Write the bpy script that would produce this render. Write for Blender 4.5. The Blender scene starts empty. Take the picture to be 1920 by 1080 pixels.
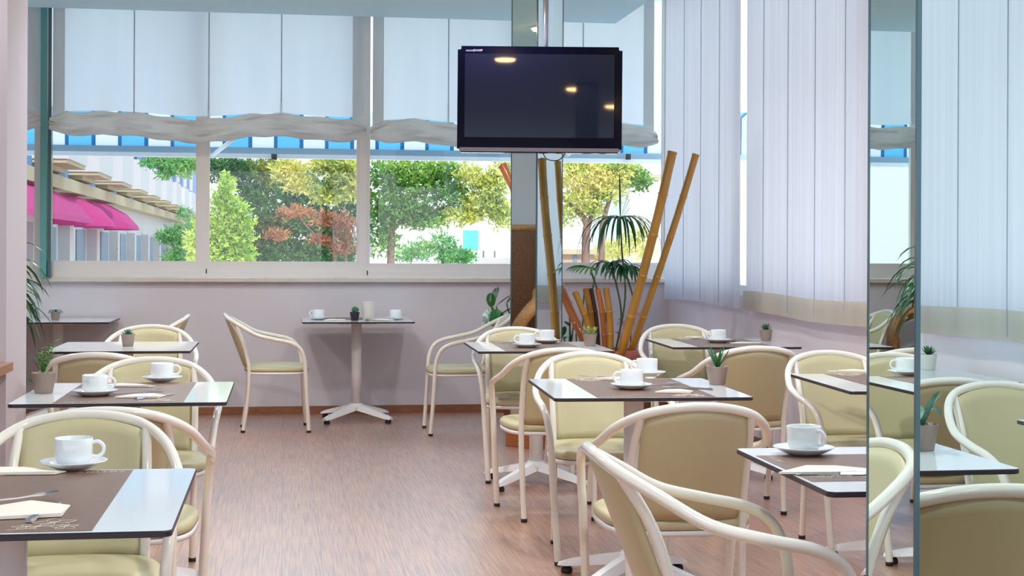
import bpy, bmesh, math, random
import numpy as np
from mathutils import Vector, Matrix
PI = math.pi
random.seed(7); RNG = np.random.default_rng(7)
C = bpy.context.scene.collection
SC = bpy.context.scene

# ------------------------------------------------------------------ camera, sky, sun, exposure
F, HOR, ROLL, YAW, CAMZ = 2800.0, 470.0, 0.0046, math.radians(8.7), 1.27
cam_d = bpy.data.cameras.new('camera'); cam = bpy.data.objects.new('camera', cam_d); C.objects.link(cam)
cam_d.sensor_width = 36.0; cam_d.lens = 36.0 * F / 1920.0
cam_d.shift_y = -(540.0 - HOR) / 1920.0
cam_d.clip_end = 600; cam_d.clip_start = .05
cam.matrix_world = Matrix.Translation((0, 0, CAMZ)) @ Matrix.Rotation(-YAW, 4, 'Z') @ Matrix.Rotation(PI/2, 4, 'X') @ Matrix.Rotation(ROLL, 4, 'Z')
SC.camera = cam

world = bpy.data.worlds.new('sky'); SC.world = world; world.use_nodes = True
wn = world.node_tree.nodes; wl = world.node_tree.links; wn.clear()
wo = wn.new('ShaderNodeOutputWorld'); wb = wn.new('ShaderNodeBackground'); wl.new(wb.outputs[0], wo.inputs[0])
tc = wn.new('ShaderNodeTexCoord'); sx = wn.new('ShaderNodeSeparateXYZ'); wl.new(tc.outputs['Generated'], sx.inputs[0])
cr = wn.new('ShaderNodeValToRGB'); wl.new(sx.outputs['Z'], cr.inputs[0]); wl.new(cr.outputs[0], wb.inputs[0])
cr.color_ramp.elements[0].position = 0.0; cr.color_ramp.elements[0].color = (.90, .95, 1.0, 1)
cr.color_ramp.elements[1].position = .75; cr.color_ramp.elements[1].color = (.50, .76, 1.0, 1)
e = cr.color_ramp.elements.new(.18); e.color = (.72, .87, 1.0, 1)
wb.inputs[1].default_value = 1.55

sun_d = bpy.data.lights.new('sun', 'SUN'); sun = bpy.data.objects.new('sun', sun_d); C.objects.link(sun)
sun_d.energy = 4.0; sun_d.angle = .01; sun_d.color = (1, .95, .86)
SUNV = Vector((.10, -.85, .95)).normalized()          # towards the sun
sun.rotation_euler = SUNV.to_track_quat('Z', 'Y').to_euler(); sun.location = (0, -8, 30)

SC.view_settings.view_transform = 'Standard'; SC.view_settings.look = 'None'
SC.view_settings.gamma = 1; SC.view_settings.use_curve_mapping = False
SC.view_settings.exposure = 0.42
SC.cycles.max_bounces = 10; SC.cycles.transmission_bounces = 6; SC.cycles.transparent_max_bounces = 12
SC.cycles.sample_clamp_indirect = 6; SC.cycles.caustics_reflective = False; SC.cycles.caustics_refractive = False

# ------------------------------------------------------------------ picture -> room
def ray(px, py):
    u, v = px - 960.0, py - HOR
    u, v = u + ROLL*v, v - ROLL*u
    return u, v
def room(xc, d):
    return xc*math.cos(YAW) + d*math.sin(YAW), -xc*math.sin(YAW) + d*math.cos(YAW)
def at(px, py, z):                       # pixel on the horizontal plane z
    u, v = ray(px, py); d = (CAMZ - z)*F/v
    x, y = room(u/F*d, d); return Vector((x, y, z))
def atY(px, py, Y):                      # pixel on the vertical plane y = Y
    u, v = ray(px, py); a = math.atan2(u, F) + YAW
    x = Y*math.tan(a); d = x*math.sin(YAW) + Y*math.cos(YAW)
    return Vector((x, Y, CAMZ - v*d/F))
def atD(px, py, d):
    u, v = ray(px, py); x, y = room(u/F*d, d); return Vector((x, y, CAMZ - v*d/F))

# ------------------------------------------------------------------ materials
def srgb(r, g, b):
    f = lambda c: (c/255/12.92) if c/255 <= .04045 else ((c/255+.055)/1.055)**2.4
    return (f(r), f(g), f(b), 1)
def mat(name, col, rough=.5, metal=0, spec=.5, coat=0, noise=0, nscale=8, bump=0, bscale=60, col2=None, stretch=None, trans=0, emit=None):
    m = bpy.data.materials.new(name); m.use_nodes = True
    nt = m.node_tree; b = nt.nodes['Principled BSDF']
    b.inputs['Base Color'].default_value = col; b.inputs['Roughness'].default_value = rough
    b.inputs['Metallic'].default_value = metal; b.inputs['Specular IOR Level'].default_value = spec
    b.inputs['Coat Weight'].default_value = coat; b.inputs['Coat Roughness'].default_value = .06
    if trans:
        tl = nt.nodes.new('ShaderNodeBsdfTranslucent'); tl.inputs[0].default_value = col
        mx = nt.nodes.new('ShaderNodeMixShader'); mx.inputs[0].default_value = trans
        out = nt.nodes['Material Output']
        nt.links.new(b.outputs[0], mx.inputs[1]); nt.links.new(tl.outputs[0], mx.inputs[2]); nt.links.new(mx.outputs[0], out.inputs[0])
    if noise or bump:
        t = nt.nodes.new('ShaderNodeTexCoord'); mp = nt.nodes.new('ShaderNodeMapping'); nt.links.new(t.outputs['Object'], mp.inputs[0])
        if stretch: mp.inputs['Scale'].default_value = stretch
    if noise:
        n = nt.nodes.new('ShaderNodeTexNoise'); n.inputs['Scale'].default_value = nscale; n.inputs['Detail'].default_value = 5
        nt.links.new(mp.outputs[0], n.inputs[0])
        r = nt.nodes.new('ShaderNodeValToRGB'); nt.links.new(n.outputs[0], r.inputs[0])
        c2 = col2 or tuple(c*(1-noise) for c in col[:3]) + (1,)
        r.color_ramp.elements[0].position = .35; r.color_ramp.elements[1].position = .65
        r.color_ramp.elements[0].color = c2; r.color_ramp.elements[1].color = col
        nt.links.new(r.outputs[0], b.inputs['Base Color'])
        if trans: nt.links.new(r.outputs[0], tl.inputs[0])
    if bump:
        n2 = nt.nodes.new('ShaderNodeTexNoise'); n2.inputs['Scale'].default_value = bscale; nt.links.new(mp.outputs[0], n2.inputs[0])
        bp = nt.nodes.new('ShaderNodeBump'); bp.inputs['Strength'].default_value = bump; bp.inputs['Distance'].default_value = .01
        nt.links.new(n2.outputs[0], bp.inputs['Height']); nt.links.new(bp.outputs[0], b.inputs['Normal'])
    if emit:
        b.inputs['Emission Color'].default_value = emit[0]; b.inputs['Emission Strength'].default_value = emit[1]
    return m
M = {}
M['wall'] = mat('plaster_paint', srgb(220, 218, 227), .65, noise=.03, nscale=3, bump=.05, bscale=90)
M['wall_lilac'] = mat('pale_wall_paint', srgb(244, 240, 250), .55, noise=.03, nscale=3)
M['ceiling'] = mat('ceiling_paint', srgb(206, 243, 255), .7)
M['pillar'] = mat('pillar_paint', srgb(200, 192, 200), .5)
M['frame'] = mat('window_frame_white', srgb(235, 233, 232), .3)
M['sill'] = mat('sill_stone', srgb(222, 216, 208), .35, noise=.08, nscale=6)
M['tube'] = mat('cream_lacquered_tube', srgb(240, 236, 226), .17, coat=.5)
M['vinyl'] = mat('cream_olive_vinyl', srgb(198, 190, 152), .42, bump=.04, bscale=300)
M['laminate'] = mat('white_laminate', srgb(226, 232, 236), .10, spec=.32, coat=.12)
M['edge'] = mat('dark_core_edge', srgb(38, 26, 38), .35)
M['pedestal'] = mat('white_powder_coat', srgb(238, 238, 240), .3)
M['rubber'] = mat('black_rubber', srgb(22, 20, 24), .6)
M['china'] = mat('white_porcelain', srgb(236, 242, 244), .12, coat=.5)
M['mat'] = mat('brown_placemat_paper', srgb(122, 94, 80), .38, noise=.12, nscale=30)
M['print'] = mat('cream_print', srgb(226, 214, 200), .5)
M['napkin'] = mat('paper_napkin', srgb(248, 240, 228), .8, bump=.1, bscale=200)
M['steel'] = mat('polished_steel', (.75, .76, .78, 1), .12, metal=1)
M['pot'] = mat('taupe_plastic_pot', srgb(152, 134, 124), .5)
M['pot_white'] = mat('white_ceramic_pot', srgb(232, 228, 220), .35)
M['pot_black'] = mat('black_ceramic_pot', srgb(22, 22, 38), .25)
M['soil'] = mat('potting_soil', srgb(74, 58, 44), .95, noise=.5, nscale=120)
M['pebble'] = mat('white_pebbles', srgb(222, 216, 206), .7, noise=.35, nscale=150)
M['succ'] = mat('succulent_green', srgb(64, 120, 78), .4, noise=.35, nscale=40)
M['aloe'] = mat('aloe_green', srgb(42, 118, 58), .35, noise=.3, nscale=60)
M['bluegreen'] = mat('blue_green_succulent', srgb(96, 150, 128), .45, noise=.3, nscale=40)
M['jade'] = mat('bright_small_leaves', srgb(88, 150, 48), .4, noise=.4, nscale=60)
M['bloom'] = mat('pale_yellow_green_leaf', srgb(176, 186, 96), .5, noise=.3, nscale=60)
M['palm'] = mat('palm_leaf', srgb(40, 108, 62), .32, noise=.4, nscale=14, trans=.2)
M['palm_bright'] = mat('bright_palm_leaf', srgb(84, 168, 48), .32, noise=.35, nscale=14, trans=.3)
M['stem'] = mat('plant_stem', srgb(70, 98, 60), .5)
M['vari'] = mat('variegated_leaf', srgb(208, 222, 220), .3, noise=.3, nscale=35, col2=srgb(52, 110, 88))
M['rubberleaf'] = mat('rubber_plant_leaf', srgb(46, 128, 54), .25, noise=.3, nscale=20)
M['terracotta'] = mat('terracotta', srgb(196, 112, 92), .55, noise=.15, nscale=10)
M['orchid'] = mat('pink_petals', srgb(236, 186, 216), .5, trans=.3)
M['bamboo'] = mat('golden_bamboo', srgb(200, 144, 52), .3, noise=.25, nscale=9, stretch=(1, 1, .25), coat=.3)
M['bamboo_o'] = mat('orange_bamboo', srgb(222, 128, 66), .3, noise=.25, nscale=9, stretch=(1, 1, .25), coat=.3)
M['bamboo_d'] = mat('dark_bamboo', srgb(96, 62, 34), .35, noise=.3, nscale=9, stretch=(1, 1, .25))
M['bamboo_in'] = mat('bamboo_cut_end', srgb(120, 66, 36), .8)
M['rattan'] = mat('woven_rattan', srgb(148, 92, 58), .5, noise=.4, nscale=70, bump=.5, bscale=90)
M['rattan_l'] = mat('light_rattan_binding', srgb(206, 142, 84), .45, noise=.35, nscale=60, bump=.3, bscale=80)
M['wood'] = mat('counter_wood', srgb(168, 122, 92), .4, noise=.3, nscale=10, stretch=(1, 8, 8))
M['plinth'] = mat('orange_wood', srgb(176, 104, 54), .4, noise=.3, nscale=10, stretch=(1, 8, 8))
M['base_wood'] = mat('baseboard_wood', srgb(158, 104, 74), .4, noise=.3, nscale=12, stretch=(1, 8, 8))
M['tv'] = mat('tv_gloss_black', srgb(6, 6, 28), .10, spec=.12)
M['screen'] = mat('tv_screen_glass', srgb(18, 20, 46), .03, spec=.55)
M['chrome_trim'] = mat('tv_silver_trim', srgb(120, 112, 118), .25, metal=.8)
M['pole'] = mat('grey_steel_pole', srgb(150, 156, 178), .3, metal=.3)
M['cable'] = mat('black_cable', srgb(30, 30, 38), .5)
M['logo'] = mat('logo_print', srgb(165, 168, 182), .4)
M['mirror'] = mat('silvered_mirror', (.78, .90, .88, 1), .0, metal=1)
M['mirror_edge'] = mat('mirror_glass_edge', srgb(70, 104, 116), .15, spec=.8)
M['teal'] = mat('teal_glass_edge', srgb(96, 168, 168), .1, spec=.8)
M['lampw'] = mat('downlight_ring', srgb(240, 240, 240), .3)
M['lampe'] = mat('downlight_diffuser', (1, .85, .6, 1), .5, emit=((1, .62, .26, 1), 42))
M['seam'] = mat('blind_seam', srgb(214, 220, 226), .9, trans=.6)
# exterior
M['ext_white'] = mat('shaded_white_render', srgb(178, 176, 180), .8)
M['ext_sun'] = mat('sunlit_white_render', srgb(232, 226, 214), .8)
M['ext_cream'] = mat('cream_stone', srgb(170, 156, 130), .8, noise=.1, nscale=1)
M['ext_blue'] = mat('pale_blue_render', srgb(92, 134, 186), .8)
M['ext_glass'] = mat('blue_shutters', srgb(40, 88, 150), .5)
M['ext_dark'] = mat('dark_opening', srgb(98, 116, 138), .6)
M['cyan'] = mat('cyan_awning', srgb(96, 196, 214), .7)
M['magenta'] = mat('magenta_awning_cloth', srgb(190, 52, 128), .7, trans=.45)
M['brown_roof'] = mat('brown_low_roof', srgb(166, 138, 118), .8)
M['ground'] = mat('pale_paving', srgb(226, 216, 200), .9, noise=.1, nscale=.5)
M['bark'] = mat('pine_bark', srgb(128, 98, 88), .9, noise=.4, nscale=6, bump=.4, bscale=12)
M['metal_w'] = mat('awning_bar_white', srgb(225, 230, 236), .35)
M['metal_g'] = mat('awning_bar_grey', srgb(150, 172, 186), .35)

def foliage(name, c1, c2, c3):
    m = bpy.data.materials.new(name); m.use_nodes = True; nt = m.node_tree; b = nt.nodes['Principled BSDF']
    t = nt.nodes.new('ShaderNodeTexCoord'); n = nt.nodes.new('ShaderNodeTexNoise'); n.inputs['Scale'].default_value = .9; n.inputs['Detail'].default_value = 8
    n.inputs['Roughness'].default_value = .7
    nt.links.new(t.outputs['Object'], n.inputs[0]); r = nt.nodes.new('ShaderNodeValToRGB'); nt.links.new(n.outputs[0], r.inputs[0])
    r.color_ramp.elements[0].position = .36; r.color_ramp.elements[0].color = c1
    r.color_ramp.elements[1].position = .64; r.color_ramp.elements[1].color = c3
    q = r.color_ramp.elements.new(.5); q.color = c2
    nt.links.new(r.outputs[0], b.inputs['Base Color']); b.inputs['Roughness'].default_value = .6
    tl = nt.nodes.new('ShaderNodeBsdfTranslucent'); nt.links.new(r.outputs[0], tl.inputs[0])
    mx = nt.nodes.new('ShaderNodeMixShader'); mx.inputs[0].default_value = .4
    nt.links.new(b.outputs[0], mx.inputs[1]); nt.links.new(tl.outputs[0], mx.inputs[2]); nt.links.new(mx.outputs[0], nt.nodes['Material Output'].inputs[0])
    return m
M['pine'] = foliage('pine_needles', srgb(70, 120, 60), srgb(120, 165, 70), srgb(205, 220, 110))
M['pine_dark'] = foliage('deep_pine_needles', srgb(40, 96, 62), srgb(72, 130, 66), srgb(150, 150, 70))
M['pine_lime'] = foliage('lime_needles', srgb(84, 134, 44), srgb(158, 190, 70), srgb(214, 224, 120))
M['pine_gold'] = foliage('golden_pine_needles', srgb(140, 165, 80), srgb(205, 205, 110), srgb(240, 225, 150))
M['shrub'] = foliage('shrub_leaves', srgb(60, 130, 80), srgb(100, 170, 95), srgb(170, 205, 110))
M['dry'] = foliage('dry_pine_needles', srgb(120, 80, 60), srgb(170, 112, 76), srgb(206, 150, 100))

# glass: thin pane
def glass_mat():
    m = bpy.data.materials.new('window_glass'); m.use_nodes = True; nt = m.node_tree; nt.nodes.remove(nt.nodes['Principled BSDF'])
    ge = nt.nodes.new('ShaderNodeNewGeometry'); dt = nt.nodes.new('ShaderNodeVectorMath'); dt.operation = 'DOT_PRODUCT'
    nt.links.new(ge.outputs['Normal'], dt.inputs[0]); nt.links.new(ge.outputs['Incoming'], dt.inputs[1])
    def mth(op, a, b=None):
        q = nt.nodes.new('ShaderNodeMath'); q.operation = op
        for i, v in enumerate((a, b)):
            if v is None: continue
            if isinstance(v, (int, float)): q.inputs[i].default_value = v
            else: nt.links.new(v, q.inputs[i])
        return q.outputs[0]
    fr = nt.nodes.new('ShaderNodeClamp'); nt.links.new(mth('ADD', mth('MULTIPLY', mth('POWER', mth('SUBTRACT', 1.0, mth('ABSOLUTE', dt.outputs['Value'])), 5.0), .96), .035), fr.inputs[0])
    tr = nt.nodes.new('ShaderNodeBsdfTransparent'); tr.inputs[0].default_value = (.975, .99, .985, 1)
    gl = nt.nodes.new('ShaderNodeBsdfGlossy'); gl.inputs['Roughness'].default_value = .0
    mx = nt.nodes.new('ShaderNodeMixShader'); nt.links.new(fr.outputs[0], mx.inputs[0]); nt.links.new(tr.outputs[0], mx.inputs[1]); nt.links.new(gl.outputs[0], mx.inputs[2])
    nt.links.new(mx.outputs[0], nt.nodes['Material Output'].inputs[0]); return m
M['glass'] = glass_mat()
# blind cloth: diffuse + translucent with vertical threads
def cloth_mat(name, col, tr, thr):
    m = bpy.data.materials.new(name); m.use_nodes = True; nt = m.node_tree; nt.nodes.remove(nt.nodes['Principled BSDF'])
    t = nt.nodes.new('ShaderNodeTexCoord'); mp = nt.nodes.new('ShaderNodeMapping'); mp.inputs['Scale'].default_value = thr
    nt.links.new(t.outputs['Object'], mp.inputs[0]); n = nt.nodes.new('ShaderNodeTexNoise'); n.inputs['Scale'].default_value = 1; n.inputs['Detail'].default_value = 3
    nt.links.new(mp.outputs[0], n.inputs[0]); r = nt.nodes.new('ShaderNodeValToRGB'); nt.links.new(n.outputs[0], r.inputs[0])
    r.color_ramp.elements[0].position = .3; r.color_ramp.elements[0].color = tuple(c*.90 for c in col[:3]) + (1,)
    r.color_ramp.elements[1].position = .7; r.color_ramp.elements[1].color = col
    d = nt.nodes.new('ShaderNodeBsdfDiffuse'); tl = nt.nodes.new('ShaderNodeBsdfTranslucent')
    nt.links.new(r.outputs[0], d.inputs[0]); nt.links.new(r.outputs[0], tl.inputs[0])
    mx = nt.nodes.new('ShaderNodeMixShader'); mx.inputs[0].default_value = tr
    nt.links.new(d.outputs[0], mx.inputs[1]); nt.links.new(tl.outputs[0], mx.inputs[2])
    nt.links.new(mx.outputs[0], nt.nodes['Material Output'].inputs[0]); return m
M['blind'] = cloth_mat('white_blind_cloth', srgb(246, 247, 250), .74, (3, 3, .4))
M['blind_hem'] = cloth_mat('folded_blind_cloth', srgb(226, 224, 220), .30, (6, 6, 3))
M['blind_side'] = cloth_mat('blind_side_hem_cloth', srgb(238, 240, 240), .56, (6, 6, 1))
M['blind_r'] = cloth_mat('white_sheer_cloth', srgb(232, 230, 240), .44, (30, 30, .4))
M['blind_band'] = cloth_mat('beige_hem_band', srgb(228, 222, 208), .5, (6, 6, 1))

# wood floor: narrow planks, fine grain
def floor_mat():
    m = bpy.data.materials.new('brown_vinyl_planks'); m.use_nodes = True; nt = m.node_tree; b = nt.nodes['Principled BSDF']; L = nt.links.new
    t = nt.nodes.new('ShaderNodeTexCoord')
    br = nt.nodes.new('ShaderNodeTexBrick'); mp0 = nt.nodes.new('ShaderNodeMapping'); mp0.inputs['Rotation'].default_value = (0, 0, PI/2)
    L(t.outputs['Object'], mp0.inputs[0]); L(mp0.outputs[0], br.inputs[0])
    br.inputs['Scale'].default_value = 1; br.inputs['Brick Width'].default_value = .62; br.inputs['Row Height'].default_value = .16
    br.inputs['Mortar Size'].default_value = .0022; br.inputs['Color1'].default_value = (.95, .95, .95, 1); br.inputs['Color2'].default_value = (.80, .80, .80, 1)
    br.inputs['Mortar'].default_value = (.45, .42, .42, 1)
    mp = nt.nodes.new('ShaderNodeMapping'); mp.inputs['Scale'].default_value = (40, 1.1, 1); L(t.outputs['Object'], mp.inputs[0])
    n = nt.nodes.new('ShaderNodeTexNoise'); n.inputs['Scale'].default_value = 3; n.inputs['Detail'].default_value = 6; L(mp.outputs[0], n.inputs[0])
    r = nt.nodes.new('ShaderNodeValToRGB'); L(n.outputs[0], r.inputs[0])
    r.color_ramp.elements[0].position = .36; r.color_ramp.elements[0].color = srgb(150, 92, 62)
    r.color_ramp.elements[1].position = .64; r.color_ramp.elements[1].color = srgb(210, 146, 104)
    mx = nt.nodes.new('ShaderNodeMix'); mx.data_type = 'RGBA'; mx.blend_type = 'MULTIPLY'; mx.inputs['Factor'].default_value = 1
    L(r.outputs[0], mx.inputs[6]); L(br.outputs[0], mx.inputs[7]); L(mx.outputs[2], b.inputs['Base Color'])
    b.inputs['Roughness'].default_value = .26; b.inputs['Specular IOR Level'].default_value = 1.0
    b.inputs['Coat Weight'].default_value = 1.0; b.inputs['Coat Roughness'].default_value = .42; b.inputs['Coat IOR'].default_value = 3.2
    bp = nt.nodes.new('ShaderNodeBump'); bp.inputs['Strength'].default_value = .12; bp.inputs['Distance'].default_value = .004
    L(n.outputs[0], bp.inputs['Height']); L(bp.outputs[0], b.inputs['Normal']); return m
M['floor'] = floor_mat()
def stripe_mat():
    m = mat('striped_awning_cloth', srgb(240, 242, 246), .8, trans=.85); nt = m.node_tree; b = nt.nodes['Principled BSDF']; L = nt.links.new
    t = nt.nodes.new('ShaderNodeTexCoord'); s = nt.nodes.new('ShaderNodeSeparateXYZ'); L(t.outputs['Object'], s.inputs[0])
    a = nt.nodes.new('ShaderNodeMath'); a.operation = 'ADD'; a.inputs[1].default_value = 20.30; L(s.outputs['X'], a.inputs[0])
    d = nt.nodes.new('ShaderNodeMath'); d.operation = 'DIVIDE'; d.inputs[1].default_value = .445; L(a.outputs[0], d.inputs[0])
    f = nt.nodes.new('ShaderNodeMath'); f.operation = 'FRACT'; L(d.outputs[0], f.inputs[0])
    r = nt.nodes.new('ShaderNodeValToRGB'); r.color_ramp.interpolation = 'CONSTANT'; L(f.outputs[0], r.inputs[0])
    r.color_ramp.elements[0].position = 0; r.color_ramp.elements[0].color = srgb(240, 240, 244)
    r.color_ramp.elements[1].position = .42; r.color_ramp.elements[1].color = srgb(40, 110, 160)
    for p, c in ((.49, srgb(110, 196, 236)), (.92, srgb(40, 110, 160))):
        q = r.color_ramp.elements.new(p); q.color = c
    L(r.outputs[0], b.inputs['Base Color'])
    for nd in nt.nodes:
        if nd.type == 'BSDF_TRANSLUCENT': L(r.outputs[0], nd.inputs[0])
    return m
M['stripe'] = stripe_mat()

# ------------------------------------------------------------------ object helpers
def link_mesh(name, verts, faces, m, parent=None, smooth=True, mats=None, midx=None):
    me = bpy.data.meshes.new(name); me.from_pydata([tuple(v) for v in verts], [], faces)
    for mm in (mats or [m]): me.materials.append(mm)
    if midx is not None: me.polygons.foreach_set('material_index', midx)
    me.polygons.foreach_set('use_smooth', [bool(smooth)]*len(me.polygons)); me.update()
    o = bpy.data.objects.new(name, me); C.objects.link(o)
    if parent is not None: o.parent = parent
    return o
def obj(name, bm, m, parent=None, smooth=False, mats=None):
    me = bpy.data.meshes.new(name); bm.normal_update(); bm.to_mesh(me); bm.free()
    for mm in (mats or [m]): me.materials.append(mm)
    if smooth: me.polygons.foreach_set('use_smooth', [True]*len(me.polygons))
    o = bpy.data.objects.new(name, me); C.objects.link(o)
    if parent is not None: o.parent = parent
    return o
def text_mesh(name, body, size, ext, m, parent):
    cu = bpy.data.curves.new(name, 'FONT'); cu.body = body; cu.size = size; cu.extrude = ext
    t = bpy.data.objects.new(name, cu); C.objects.link(t); bpy.context.view_layer.update()
    me = bpy.data.meshes.new_from_object(t.evaluated_get(bpy.context.evaluated_depsgraph_get())); me.materials.clear(); me.materials.append(m)
    bpy.data.objects.remove(t); bpy.data.curves.remove(cu)
    o = bpy.data.objects.new(name, me); C.objects.link(o); o.parent = parent; return o
def tag(o, label=None, cat=None, group=None, kind=None):
    if label: o['label'] = label
    if cat: o['category'] = cat
    if group: o['group'] = group
    if kind: o['kind'] = kind
    return o
def empty(name, loc=(0, 0, 0), rz=0):
    o = bpy.data.objects.new(name, None); C.objects.link(o); o.location = loc; o.rotation_euler = (0, 0, rz); o.empty_display_size = .1; return o
KIDS = {}
def copy_tree(o, parent=None, name=None):
    c = o.copy(); C.objects.link(c)
    if parent is not None: c.parent = parent
    for ch in list(o.children): copy_tree(ch, c)
    return c
def add_box(bm, x0, x1, y0, y1, z0, z1, mi=0):
    v = [bm.verts.new(p) for p in ((x0,y0,z0),(x1,y0,z0),(x1,y1,z0),(x0,y1,z0),(x0,y0,z1),(x1,y0,z1),(x1,y1,z1),(x0,y1,z1))]
    for f in ((0,3,2,1),(4,5,6,7),(0,1,5,4),(1,2,6,5),(2,3,7,6),(3,0,4,7)):
        q = bm.faces.new([v[i] for i in f]); q.material_index = mi
def box(name, x0, x1, y0, y1, z0, z1, m, parent=None, bevel=0):
    bm = bmesh.new(); add_box(bm, x0, x1, y0, y1, z0, z1)
    if bevel: bmesh.ops.bevel(bm, geom=list(bm.edges), offset=bevel, segments=2, affect='EDGES', profile=.5)
    return obj(name, bm, m, parent)
def spline(pts, n=8):
    P = [Vector(p) for p in pts]; P = [P[0]*2-P[1]] + P + [P[-1]*2-P[-2]]; out = []
    for i in range(1, len(P)-2):
        for k in range(n):
            t = k/n; a, b, c, d = P[i-1], P[i], P[i+1], P[i+2]
            out.append(.5*((2*b) + (c-a)*t + (2*a-5*b+4*c-d)*t*t + (3*b-a-3*c+d)*t**3))
    out.append(P[-2]); return out
def tube_geo(path, rad, seg=12, cap=True):
    """swept circle; rad a number or list"""
    path = [Vector(p) for p in path]; n = len(path); R = rad if isinstance(rad, (list, tuple)) else [rad]*n
    V = []; Fc = []; up = None
    for i, p in enumerate(path):
        t = (path[min(i+1, n-1)] - path[max(i-1, 0)]).normalized()
        if up is None: up = t.orthogonal().normalized()
        else: up = (up - t*up.dot(t)).normalized()
        s = t.cross(up)
        for k in range(seg):
            a = 2*PI*k/seg; V.append(p + (up*math.cos(a) + s*math.sin(a))*R[i])
    for i in range(n-1):
        for k in range(seg):
            a, b = i*seg+k, i*seg+(k+1) % seg; Fc.append((a, b, b+seg, a+seg))
    if cap: Fc.append(tuple(range(seg))[::-1]); Fc.append(tuple((n-1)*seg+k for k in range(seg)))
    return V, Fc
def tube(name, path, rad, m, parent=None, seg=12, cap=True):
    V, Fc = tube_geo(path, rad, seg, cap); return link_mesh(name, V, Fc, m, parent)
def lathe_geo(prof, seg=28):
    V = []; Fc = []; n = len(prof)
    for r, z in prof:
        for k in range(seg): a = 2*PI*k/seg; V.append(Vector((max(r, 1e-5)*math.cos(a), max(r, 1e-5)*math.sin(a), z)))
    for i in range(n-1):
        for k in range(seg):
            a, b = i*seg+k, i*seg+(k+1) % seg; Fc.append((a, b, b+seg, a+seg))
    Fc.append(tuple(range(seg))[::-1]); Fc.append(tuple((n-1)*seg+k for k in range(seg)))
    return V, Fc
def lathe(name, prof, m, parent=None, seg=28, smooth=True):
    V, Fc = lathe_geo(prof, seg); return link_mesh(name, V, Fc, m, parent, smooth)
def merge(geos):
    V = []; Fc = []
    for v, f in geos:
        o = len(V); V += list(v); Fc += [tuple(i+o for i in q) for q in f]
    return V, Fc
def blade(base, d, length, width, bend=.3, seg=6, fold=.15, tip=1.0, shape='lance', droop=None):
    """one leaf: a folded strip with thickness-less edges; d = initial direction"""
    d = Vector(d).normalized(); side = d.cross(Vector((0, 0, 1)))
    if side.length < .05: side = Vector((1, 0, 0))
    side.normalize(); p = Vector(base); V = []; Fc = []; g = Vector((0, 0, -1)); cur = d.copy()
    for i in range(seg+1):
        t = i/seg
        w = width*(math.sin(PI*min(1, t*.9+.08))**.8 if shape == 'lance' else math.sin(PI*min(1, .03+.97*t))**.55 if shape == 'oval' else (1-t)**.6)
        if i == seg: w = width*.02
        nrm = side.cross(cur).normalized()
        V += [p - side*w*.5 + nrm*fold*w, p, p + side*w*.5 + nrm*fold*w]
        p = p + cur*(length/seg); cur = (cur + g*bend*(1.0/seg)*(1+t)).normalized()
    for i in range(seg):
        a = i*3; Fc += [(a, a+1, a+4, a+3), (a+1, a+2, a+5, a+4)]
    return V, Fc
def fat_leaf(base, d, length, width, thick, bend=0, seg=6):
    d = Vector(d).normalized(); side = d.cross(Vector((0, 0, 1)))
    if side.length < .05: side = Vector((1, 0, 0))
    side.normalize(); p = Vector(base); cur = d.copy(); V = []; Fc = []; S = 6
    for i in range(seg+1):
        t = i/seg; w = width*.5*(.75+.5*t if t < .4 else .95*((1-t)/.6)**.6+.03); h = thick*.5*((1-t)**.5*.9+.1)
        nrm = side.cross(cur).normalized()
        for k in range(S):
            a = 2*PI*k/S; V.append(p + side*w*math.cos(a) + nrm*h*math.sin(a))
        p = p + cur*(length/seg); cur = (cur + Vector((0, 0, 1))*bend/seg).normalized()
    for i in range(seg):
        for k in range(S): a, b = i*S+k, i*S+(k+1) % S; Fc.append((a, b, b+S, a+S))
    Fc.append(tuple(range(S))[::-1]); Fc.append(tuple(seg*S+k for k in range(S)))
    return V, Fc

# ------------------------------------------------------------------ the setting
XR, YB, XL, YF = 3.06, 11.65, -3.7, -5.2       # inner faces of the room
ZC, ZT = 3.03, 3.36                            # dropped ceiling, top of the recess
def struct(o): o['kind'] = 'structure'; return o
struct(box('floor', XL-.2, XR+.2, YF-.2, YB+.2, -.12, 0, M['floor']))
bm = bmesh.new()
add_box(bm, XL, 2.53, YF, 11.3, ZC, ZC+.12)
struct(obj('ceiling', bm, M['ceiling']))
struct(box('ceiling_upper', XL-.3, XR+.5, YF-.3, YB+.5, ZT, ZT+.2, M['ceiling']))['kind'] = 'structure'
WB = 1.055                                      # window frame bottom
struct(box('wall_back', XL-.2, XR+.2, YB, YB+.22, 0, WB-.03, M['wall']))
struct(box('wall_right', XR, XR+.2, YF-.2, YB, 0, .98, M['wall_lilac']))
bm = bmesh.new(); add_box(bm, XL-.2, XL, YF, YB, 0, .5); add_box(bm, XL-.2, XL, 1.7, YB, .5, ZT); add_box(bm, XL-.2, XL, YF, 1.7, 2.85, ZT)
for y in (-5.1, -1.7, 1.7): add_box(bm, XL-.2, XL, y-.08, y+.08, .5, 2.85)
struct(obj('wall_left', bm, M['wall']))
bm = bmesh.new(); add_box(bm, XL-.2, XR+.2, YF-.2, YF, 0, .45); add_box(bm, XL-.2, XR+.2, YF-.2, YF, 2.75, ZT)
for x in (XL-.08, -1.5, .8, XR): add_box(bm, x-.08, x+.12, YF-.2, YF, .45, 2.75)
struct(obj('wall_front', bm, M['wall']))
struct(box('baseboard_back', XL, XR, YB-.014, YB, 0, .062, M['base_wood']))
struct(box('baseboard_right', XR-.014, XR, YF, YB-.014, 0, .062, M['base_wood']))
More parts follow.
